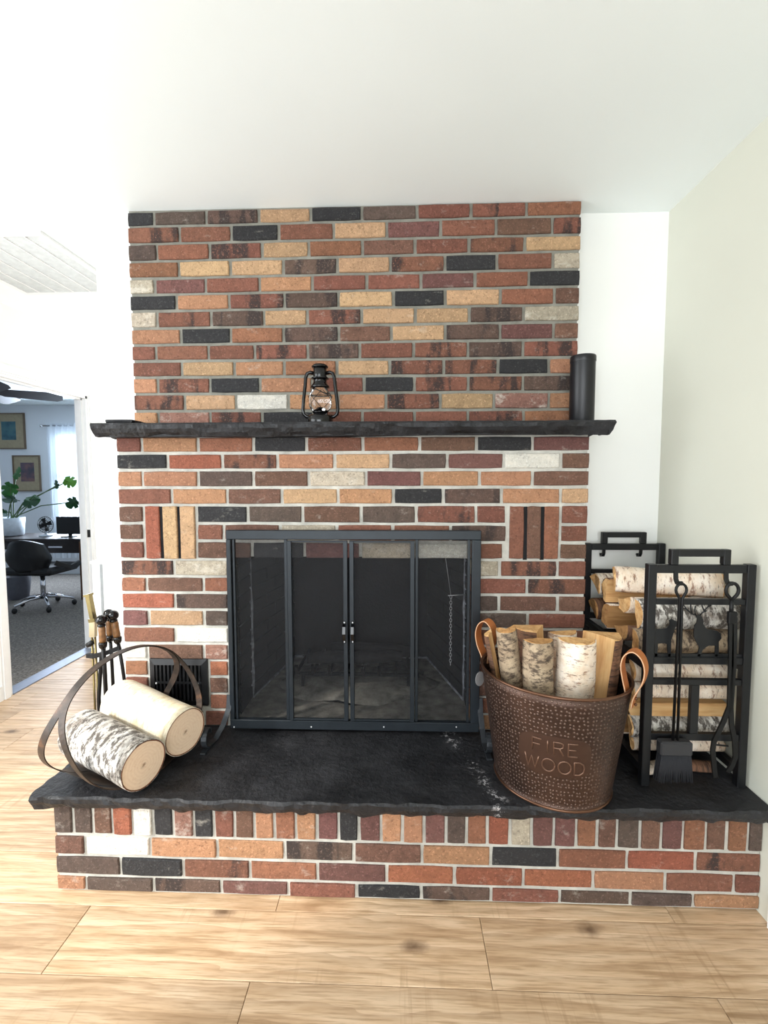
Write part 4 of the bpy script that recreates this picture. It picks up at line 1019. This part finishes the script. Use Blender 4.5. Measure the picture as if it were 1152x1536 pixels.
# ------------------------------------------------------------------ tool set standing on the floor beside the chimney
TS = empty('tool_stand', (-1.335, 1.90, 0), 'black iron tool stand with hooked bracket beside the chimney', 'tool stand')
TSI = Matrix.Translation(TS.location).inverted()
TY = 1.90
def tpt(u, v, y=TY): return at(u, v, 1, y)
b = MB(); b.lathe([(.001, .0), (.10, .001), (.10, .012), (.085, .020), (.02, .026), (.012, .034)], 28, c=(-1.30, TY, 0)); o = b.build('base', M_IRON, TS); o.matrix_parent_inverse = TSI
p0 = tpt(152, 985); b = MB(); b.tube([(-1.30, TY, .03), (-1.30, TY, .40), (p0.x, TY, p0.z), (p0.x, TY, p0.z+.02)], .008, 10); o = b.build('pole', M_IRON, TS); o.matrix_parent_inverse = TSI
b = MB(); b.tube([tpt(131, 983, 1.885), tpt(140, 984, 1.88), tpt(155, 981, 1.88), tpt(168, 976, 1.89), tpt(181, 971, 1.90)], 0, flat=(.014, .018), up=(0, 1, 0)); b.tube([tpt(131, 968), tpt(135, 966), tpt(140, 962)], .011, 8); o = b.build('hook_bracket', M_IRON, TS); o.matrix_parent_inverse = TSI
for i, (u, v, y, du, head, lab) in enumerate(((152, 930, 1.85, 1, 'poker', 'iron fire poker with ball knob and wooden grip hanging foremost on the tool stand'),
                                             (163, 921, 1.93, 1, 'shovel', 'iron fire shovel with ball knob and wooden grip hanging behind the poker'),
                                             (170, 923, 1.88, 6, 'brush', 'slender iron fire rake with ball knob and wooden grip nearest the brick chimney'))):
    top = tpt(u, v, y); E_ = empty({'poker': 'fire_poker', 'shovel': 'fire_shovel', 'brush': 'fire_rake'}[head], (top.x, y, .05), lab, 'fire tool', 'tools on the stand')
    EI = Matrix.Translation(E_.location).inverted()
    def ep(b, n, m): o = b.build(n, m); o.parent = E_; o.matrix_parent_inverse = EI
    bot = tpt(u+2+du, v+45, y)
    ax = (bot-top).normalized()
    b = MB(); b.sphere(top, .0215, 16, 10); b.lathe([(.010, -.030), (.016, -.026), (.016, -.020), (.010, -.014)], 14, c=top); ep(b, 'knob', M_GLOSS)
    b = MB(); g0 = top+ax*.026; g1 = top+ax*.094; b.tube([g0, g0+ax*.012, (g0+g1)/2, g1-ax*.01, g1], [.0125, .0145, .0135, .0145, .0125], 14); ep(b, 'grip', M_HANDLE)
    b = MB(); b.tube([g1, g1+ax*.006, g1+ax*.02, g1+ax*.03], [.0165, .0175, .015, .008], 12); ep(b, 'ferrule', M_GLOSS)
    b = MB(); end = Vector((g1.x+ax.x*.3+(.02 if du > 3 else 0), y, .13)); b.tube([g1+ax*.02, g1+ax*.12, end], .0085 if i == 0 else .007, 8)
    if head == 'poker': b.tube([end, end-Vector((0, 0, .05)), end+Vector((.02, -.01, -.06))], .006, 8)
    elif head == 'shovel': b.cbox(end.x-.05, end.x+.05, y-.006, y+.004, .065, .14, .003)
    else: b.cbox(end.x-.035, end.x+.035, y-.01, y+.01, .10, .135, .003)
    ep(b, 'shaft', M_IRON)
# brass handled tool
t0, t1 = tpt(133, 893), tpt(140, 928); E_ = empty('brass_tongs', (t0.x, TY, .05), 'brass fireplace tongs with flat handle leaning on the tool stand', 'fire tool', 'tools on the stand')
EI = Matrix.Translation(E_.location).inverted()
def ep(b, n, m): o = b.build(n, m); o.parent = E_; o.matrix_parent_inverse = EI
b = MB(); b.tube([t0, t1], 0, flat=(.024, .016), up=(0, 1, 0)); ep(b, 'handle', M_BRASS)
b = MB(); b.tube([t0+Vector((-.002, 0, .006)), t0-Vector((0, 0, .002))], 0, flat=(.030, .026), up=(0, 1, 0)); b.tube([t1+Vector((0, 0, .003)), t1-Vector((-.002, 0, .012))], 0, flat=(.030, .028), up=(0, 1, 0)); ep(b, 'collar', M_BRASS)
t2 = tpt(140, 955); b = MB(); b.tube([t1, t2], 0, flat=(.020, .024), up=(0, 1, 0)); ep(b, 'sleeve', plain('pale_brass', 'b9aa8c', .3, .9))
b = MB(); t3 = tpt(144, 1062)
b.tube([t2+Vector((-.006, 0, 0)), t3+Vector((-.004, 0, 0)), Vector((t3.x, TY, .045))], .0045, 8); b.tube([t2+Vector((.008, 0, 0)), t3+Vector((.012, 0, 0)), Vector((t3.x+.03, TY, .045))], .0045, 8); ep(b, 'tong_arm', M_BRASS)

# ------------------------------------------------------------------ ceiling return-air grille
CG = empty('ceiling_vent', (-1.87, 2.37, ZC), 'large white return air grille with fine slats on the ceiling', 'vent')
gx, gy = .30, .325
b = MB()
for x0, x1, y0, y1 in ((-gx, gx, -gy, -gy+.026), (-gx, gx, gy-.026, gy), (-gx, -gx+.026, -gy+.026, gy-.026), (gx-.026, gx, -gy+.026, gy-.026)): b.box(x0, x1, y0, y1, -.012, -.0005)
b.build('frame', M_TRIM, CG)
for i in range(1, 6):
    x = -gx+2*gx*i/6; b = MB(); b.box(x-.004, x+.004, -gy+.026, gy-.026, -.010, -.002); b.build('divider_bar', M_TRIM, CG)
b = MB(); ns = 46
for i in range(ns):
    y = -gy+.03+(2*gy-.06)*i/(ns-1); b.add([(-gx+.02, y-.005, -.0015), (gx-.02, y-.005, -.0015), (gx-.02, y+.003, -.009), (-gx+.02, y+.003, -.009)], [(0, 1, 2, 3)])
o = b.build('slats', plain('grille_white', 'dcdfdf', .5), CG); o['kind'] = 'stuff'
b = MB(); b.box(-gx+.02, gx-.02, -gy+.02, gy-.02, -.0012, -.0006); b.build('filter_backing', plain('filter_grey', '9fa3a5', .9), CG)

# white cabinet half hidden behind the free end of the wall
CA = empty('white_cabinet', (-1.50, 2.55, 0), 'slim white cabinet with grey side edge behind the wall end by the fire tools', 'cabinet')
b = MB(); x0, x1 = -1.712+1.50, -1.50+1.50
b.cbox(x0, .16, -.06, .30, .04, .885, .003); b.build('body', M_TRIM, CA)
b = MB(); b.box(x0-.004, .164, -.066, .304, .885, .898); b.build('top', M_TRIM, CA)
b = MB(); b.box(x0+.02, .14, -.04, .28, 0.0005, .04); b.build('plinth', plain('plinth_grey', '8b8d90', .6), CA)
b = MB(); b.box(-.165, -.150, -.0625, -.059, .05, .88); b.build('edge_strip', plain('strip_grey', '8f9396', .5), CA)

# ------------------------------------------------------------------ office seen through the doorway
def carpet():
    n = NT('office_carpet'); p = n.pos(); f = n.noise(p, 70, 4, .7); g = n.noise(p, 3, 3)
    col = n.ramp(f, [(.35, lin('5a5450')), (.55, lin('7d7770')), (.7, lin('a39c93'))]); n.set(col, 1); n.bump(f, .8, .006); return n.m
b = MB(); b.box(-7.1, XW-.02, 2.0, 6.7, -.06, .004); struct(b.build('floor_office', carpet()))
OY = 6.5; OWX0, OWX1, OWZ0, OWZ1 = -4.95, -4.05, .80, 2.05
b = MB(); b.box(-7.1, OWX0, OY, OY+.12, 0, ZC); b.box(OWX1, -1.6, OY, OY+.12, 0, ZC); b.box(OWX0, OWX1, OY, OY+.12, 0, OWZ0); b.box(OWX0, OWX1, OY, OY+.12, OWZ1, ZC); struct(b.build('wall_office_far', M_OFF))
b = MB(); b.box(-7.2, -7.1, 1.9, 6.7, 0, ZC); struct(b.build('wall_office_side', M_OFF))
b = MB(); b.box(-7.1, XW-.12, 1.9, 2.0, 0, ZC); struct(b.build('wall_office_near', M_OFF))
b = MB(); b.box(XW-.12, XW, 5.42, 6.62, 0, ZC); struct(b.build('wall_office_right', M_OFF))
b = MB(); b.box(OWX0, OWX1, OY+.10, OY+.105, OWZ0, OWZ1)
nt = NT('daylit_pane'); nt.b.inputs['Emission Color'].default_value = (.75, .88, 1, 1); nt.b.inputs['Emission Strength'].default_value = 3.2; nt.set((.8, .9, 1, 1), .3)
W3 = MB()
for x in (OWX0+.02, (OWX0+OWX1)/2, OWX1-.02): W3.box(x-.02, x+.02, OY+.03, OY+.07, OWZ0, OWZ1)
for z in (OWZ0+.02, (OWZ0+OWZ1)/2, OWZ1-.02): W3.box(OWX0, OWX1, OY+.03, OY+.07, z-.02, z+.02)
wo = struct(W3.build('window_3', M_TRIM)); b.build('pane', nt.m, wo)
# curtain: gathered sheer on a rod
n = NT('sheer_curtain'); n.set(lin('eef3fb'), .9); tl = n.n('ShaderNodeBsdfTranslucent', None, Color=(.9, .95, 1, 1)); tp = n.n('ShaderNodeBsdfTransparent')
m1 = n.n('ShaderNodeMixShader', None, Fac=.55); m2 = n.n('ShaderNodeMixShader', None, Fac=.25)
n.link(n.b.outputs[0], m1.inputs[1]); n.link(tl.outputs[0], m1.inputs[2]); n.link(m1.outputs[0], m2.inputs[1]); n.link(tp.outputs[0], m2.inputs[2]); n.link(m2.outputs[0], n.out.inputs[0]); M_SHEER = n.m
CU = empty('sheer_curtain', (-4.48, OY-.07, .2), 'sheer white gathered curtain over the bright office window', 'curtain')
b = MB(); nx, nz = 120, 10
for j in range(nz+1):
    z = .05+(2.11-.2)*j/nz
    for i in range(nx+1):
        x = -.50+1.0*i/nx; b.v.append((x, .018*math.sin(i*.62+.3*math.sin(j*.5))+.006*math.sin(i*1.7), z))
b.f = [(j*(nx+1)+i, j*(nx+1)+i+1, (j+1)*(nx+1)+i+1, (j+1)*(nx+1)+i) for j in range(nz) for i in range(nx)]; b.sm = [True]*len(b.f)
b.build('fabric', M_SHEER, CU)
b = MB(); b.tube([(-.57, 0, 1.93), (.6, 0, 1.93)], .010, 8); b.sphere((-.58, 0, 1.93), .022, 10, 6); b.build('curtain_rod', M_CHROME, CU)
# framed prints
M_FR = plain('print_frame_wood', '6b5a48', .5); M_MAT = plain('print_mat_board', '9c9077', .8)
def art(name, cols):
    n = NT(name); p = n.obj(); f = n.noise(p, 9, 3); n.set(n.ramp(f, [(.3, lin(cols[0])), (.5, lin(cols[1])), (.7, lin(cols[2]))]), .7); return n.m
for (x0, x1, z0, z1, px, pz, cols, lab) in ((-5.79, -5.345, 1.81, 2.32, (.10, .31), (.13, .39), ('2f4f5c', '3d6571', '4d7073'), 'wood framed blue green print hanging higher on the office wall'),
                                           (-5.55, -5.15, 1.205, 1.72, (.11, .31), (.14, .41), ('7a5a55', '5a4a55', '3c4450'), 'wood framed reddish print hanging lower beside the curtain')):
    P = empty('framed_print', (x0, OY, z0), lab, 'picture', 'prints on the office wall'); ww, hh = x1-x0, z1-z0; b = MB(); t = .016
    b.box(0, ww, -.025, -.001, 0, t); b.box(0, ww, -.025, -.001, hh-t, hh); b.box(0, t, -.025, -.001, t, hh-t); b.box(ww-t, ww, -.025, -.001, t, hh-t); b.build('frame', M_FR, P)
    b = MB(); b.box(t, ww-t, -.012, -.002, t, hh-t); b.build('mat_board', M_MAT, P)
    b = MB(); b.box(px[0], px[1], -.0135, -.0121, pz[0], pz[1]); b.build('print', art('print_'+cols[0], cols), P)
# desk
DKY = 5.05; DKZ = .70
DK = empty('writing_desk', (-4.4, DKY+.3, .004), 'dark wooden desk with drawers and straight legs under the office window', 'desk')
M_DK = plain('dark_desk_wood', '2a2220', .4, var=.2); M_DL = plain('brown_desk_leg', '5a3a24', .5)
b = MB(); b.cbox(-.85, .85, -.30, .30, DKZ-.036, DKZ-.006, .003); b.build('desk_top', M_DK, DK)
for x0, x1 in ((-.80, -.30), (.22, .80)):
    b = MB(); b.cbox(x0, x1, -.28, .28, DKZ-.17, DKZ-.034, .003); dr = b.build('drawer', M_DK, DK)
    b = MB(); b.cbox((x0+x1)/2-.08, (x0+x1)/2+.08, -.292, -.28, DKZ-.11, DKZ-.09, .002); b.build('pull', M_CHROME, dr)
for x in (-.82, .82):
    for y in (-.27, .27):
        b = MB(); b.cbox(x-.03, x+.03, y-.03, y+.03, 0, DKZ-.034, .002); b.build('leg', M_DL, DK)
# office chair
OC = empty('office_chair', (-3.80, 4.72, .004), 'black office chair with rounded back and chrome five star base', 'chair')
b = MB(); rows = []; nu, nv = 14, 12
for j in range(nv+1):
    t = j/nv; z = .42+.33*t; wd = .235*(1-.28*max(0, t-.55)/.45)*(.72+.28*min(1, t*2.2))
    for i in range(nu+1):
        x = (-1+2*i/nu); rows.append((x*wd, -.235+.075*x*x-.03*t, z-.05*t*(x*x)))
nn = len(rows); rows += [(x, y+.045, z) for x, y, z in rows]; W_ = nu+1
fs = [(j*W_+i, j*W_+i+1, (j+1)*W_+i+1, (j+1)*W_+i) for j in range(nv) for i in range(nu)]
fs += [tuple(nn+k for k in reversed(f)) for f in fs]
for i in range(nu): fs += [(i, i+1, nn+i+1, nn+i), (nv*W_+i, nv*W_+i+1, nn+nv*W_+i+1, nn+nv*W_+i)]
for j in range(nv): fs += [(j*W_, (j+1)*W_, nn+(j+1)*W_, nn+j*W_), (j*W_+nu, (j+1)*W_+nu, nn+(j+1)*W_+nu, nn+j*W_+nu)]
b.add(rows, fs, True); M_CHR = plain('black_chair_vinyl', '0b0b0d', .5); b.build('backrest', M_CHR, OC)
b = MB(); b.cbox(-.24, .27, -.22, .24, .38, .46, .03); b.build('seat', M_CHR, OC)
b = MB(); b.tube([(.24, -.1, .50), (.34, -.02, .44), (.36, .1, .47)], 0, flat=(.05, .03), up=(0, 0, 1)); b.build('armrest', M_CHR, OC); b = MB(); b.tube([(-.24, -.1, .50), (-.28, -.02, .44), (-.28, .1, .47)], 0, flat=(.05, .03), up=(0, 0, 1)); b.build('armrest', M_CHR, OC)
b = MB(); b.tube([(.02, 0, .10), (.02, 0, .38)], .024, 12); b.build('column', M_CHROME, OC)
for k in range(5):
    a = 2*math.pi*k/5+.5; ex, ey = .02+.27*math.cos(a), .27*math.sin(a)
    b = MB(); b.tube([(.02, 0, .12), (.02+.13*math.cos(a), .13*math.sin(a), .115), (ex, ey, .075)], [.022, .017, .012], 8); lg = b.build('base_leg', M_CHROME, OC)
    b = MB(); b.sphere((ex, ey, .031), .031, 12, 8, .8, .8, 1); b.build('caster', M_CAPB, lg)
# items on the desk
PT = empty('potted_monstera', (-4.66, 5.36, DKZ), 'leafy green monstera plant in a white pot on the office desk', 'plant')
b = MB(); b.lathe([(.001, 0), (.125, .001), (.135, .01), (.150, .215), (.142, .215), (.128, .19), (.001, .19)], 28); b.build('pot', plain('pale_pot', 'cdd5de', .4), PT)
M_LEAF = [plain('leaf_dark', '1f4a24', .4, var=.3, scale=12), plain('leaf_bright', '5f9a2a', .45, var=.2, scale=12), plain('leaf_mid', '2f6a2c', .4, var=.25, scale=12)]
M_STEM = plain('leaf_stem', '3f5a2c', .5)
def leaf(tip, size, rot, tilt, mat, parent, stem_from):
    out = []
    for i in range(41):
        a = -math.pi+2*math.pi*i/40; rr = size*(.55+.45*math.cos(a*.5)**2)*(1.0 if abs(a) < 2.6 else .75)
        notch = .62 if (abs(a) > .45 and abs(a) < 2.3 and i % 5 == 0) else 1
        out.append((rr*notch*math.cos(a)*1.05, rr*notch*math.sin(a)*.85, .12*size*math.cos(2*a)))
    b = MB(); b.add([(0, 0, .03*size)]+out, [(0, i+1, i+2) for i in range(40)]); mtx = Matrix.Rotation(rot, 3, 'Y') @ Matrix.Rotation(tilt, 3, 'X')
    b.v = [tuple(mtx @ Vector(p)+Vector(tip)) for p in b.v]; n0 = len(b.v)
    b.build('leaf', mat, parent)
    s = MB(); p0, p1 = Vector(stem_from), Vector(tip); mid = (p0+p1)/2+Vector((0, 0, .06)); s.tube([p0, mid, p1], .006, 6); s.build('stem', M_STEM, parent)
def lf(u, v, size, rot, tilt, mi, y=5.3):
    p = at(u, v, 1, y)-PT.location; leaf(tuple(p), size, rot, tilt, M_LEAF[mi], PT, (random.uniform(-.04, .06), random.uniform(-.03, .03), .19))
lf(102, 722, .105, R(20), R(75), 1); lf(84, 729, .068, R(-80), R(70), 0); lf(112, 753, .105, R(150), R(70), 0); lf(24, 712, .10, R(-50), R(65), 2)
lf(16, 731, .12, R(120), R(60), 2); lf(20, 749, .11, R(170), R(35), 0); lf(44, 752, .125, R(10), R(55), 0); lf(52, 745, .05, R(30), R(45), 0); lf(8, 770, .08, R(190), R(60), 0)
FN = empty('desk_fan', (at(69, 803, 1, 5.3).x, 5.3, DKZ), 'small round desk fan with dark cage beside the plant pot', 'fan')
b = MB(); b.lathe([(.001, 0), (.07, .001), (.065, .012), (.014, .02), (.012, .06)], 20); b.build('base', plain('pale_plastic', 'cfd6de', .4), FN)
b = MB(); cz = .135
for k in range(12):
    a = math.pi*k/12; b.tube([(.092*math.cos(t)*math.cos(a), -.045*math.sin(t)-.0, cz+.092*math.cos(t)*math.sin(a)) for t in [i*math.pi/8 for i in range(9)]], .0022, 5)
for q in (.095, .06): b.tube([(q*math.cos(t), -.02 if q < .09 else 0, cz+q*math.sin(t)) for t in [i*math.pi/14 for i in range(28)]], .004, 6, closed=True)
b.build('cage', M_IRON, FN)
b = MB()
for k in range(4):
    a = k*math.pi/2+.4; b.prism([(.012, -.012), (.075, -.035), (.08, .02), (.012, .012)], lambda p, q, d, a=a: (p*math.cos(a)-q*math.sin(a), -.006+d, cz+p*math.sin(a)+q*math.cos(a)), .006)
b.sphere((0, 0, cz), .02, 10, 6); b.build('blades', M_CAPB, FN)
x0, x1 = at(86, 800, 1, 5.25).x, at(121, 800, 1, 5.25).x; MN = empty('computer_monitor', ((x0+x1)/2, 5.25, DKZ), 'black flat computer monitor standing on the desk by the door jamb', 'monitor')
b = MB(); ww = (x1-x0)/2; b.cbox(-ww, ww, -.012, .014, .03, .235, .003); b.build('screen', M_CAPB, MN)
b = MB(); b.cbox(-.07, .07, -.05, .06, 0, .008, .002); b.cbox(-.02, .02, .014, .03, .008, .12, .002); b.build('stand', M_CAPB, MN)
# paper bag-like bin under the desk
b = MB(); b.lathe([(.10, 0), (.13, .26), (.122, .26), (.095, .012), (.001, .012)], 20); o = b.build('waste_bin', plain('grey_bin', '4a4a52', .6), None, (-4.38, 5.1, .004)); tag(o, 'grey round waste bin on the carpet under the desk', 'bin')
# ceiling fan
CF = empty('ceiling_fan', (-3.98, 4.35, ZC), 'dark ceiling fan with broad blades under the office ceiling', 'fan')
M_FAN = plain('fan_blade_dark', '2a2224', .5, var=.2)
b = MB(); b.tube([(0, 0, 0), (0, 0, -.16)], .014, 10); b.lathe([(.06, -.03), (.06, -.001)], 18); b.build('downrod', M_FAN, CF)
b = MB(); b.lathe([(.03, -.15), (.10, -.17), (.11, -.22), (.07, -.27), (.02, -.29)], 24); b.build('motor', M_FAN, CF)
for k in range(5):
    a = 2*math.pi*k/5+.63; c, s = math.cos(a), math.sin(a); b = MB()
    b.prism([(.09, -.02), (.16, -.06), (.58, -.078), (.63, -.05), (.63, .05), (.58, .078), (.16, .06), (.09, .02)], lambda p, q, d, c=c, s=s: (p*c-q*s, p*s+q*c, -.235+d-.38*q), .008); b.build('blade', M_FAN, CF)
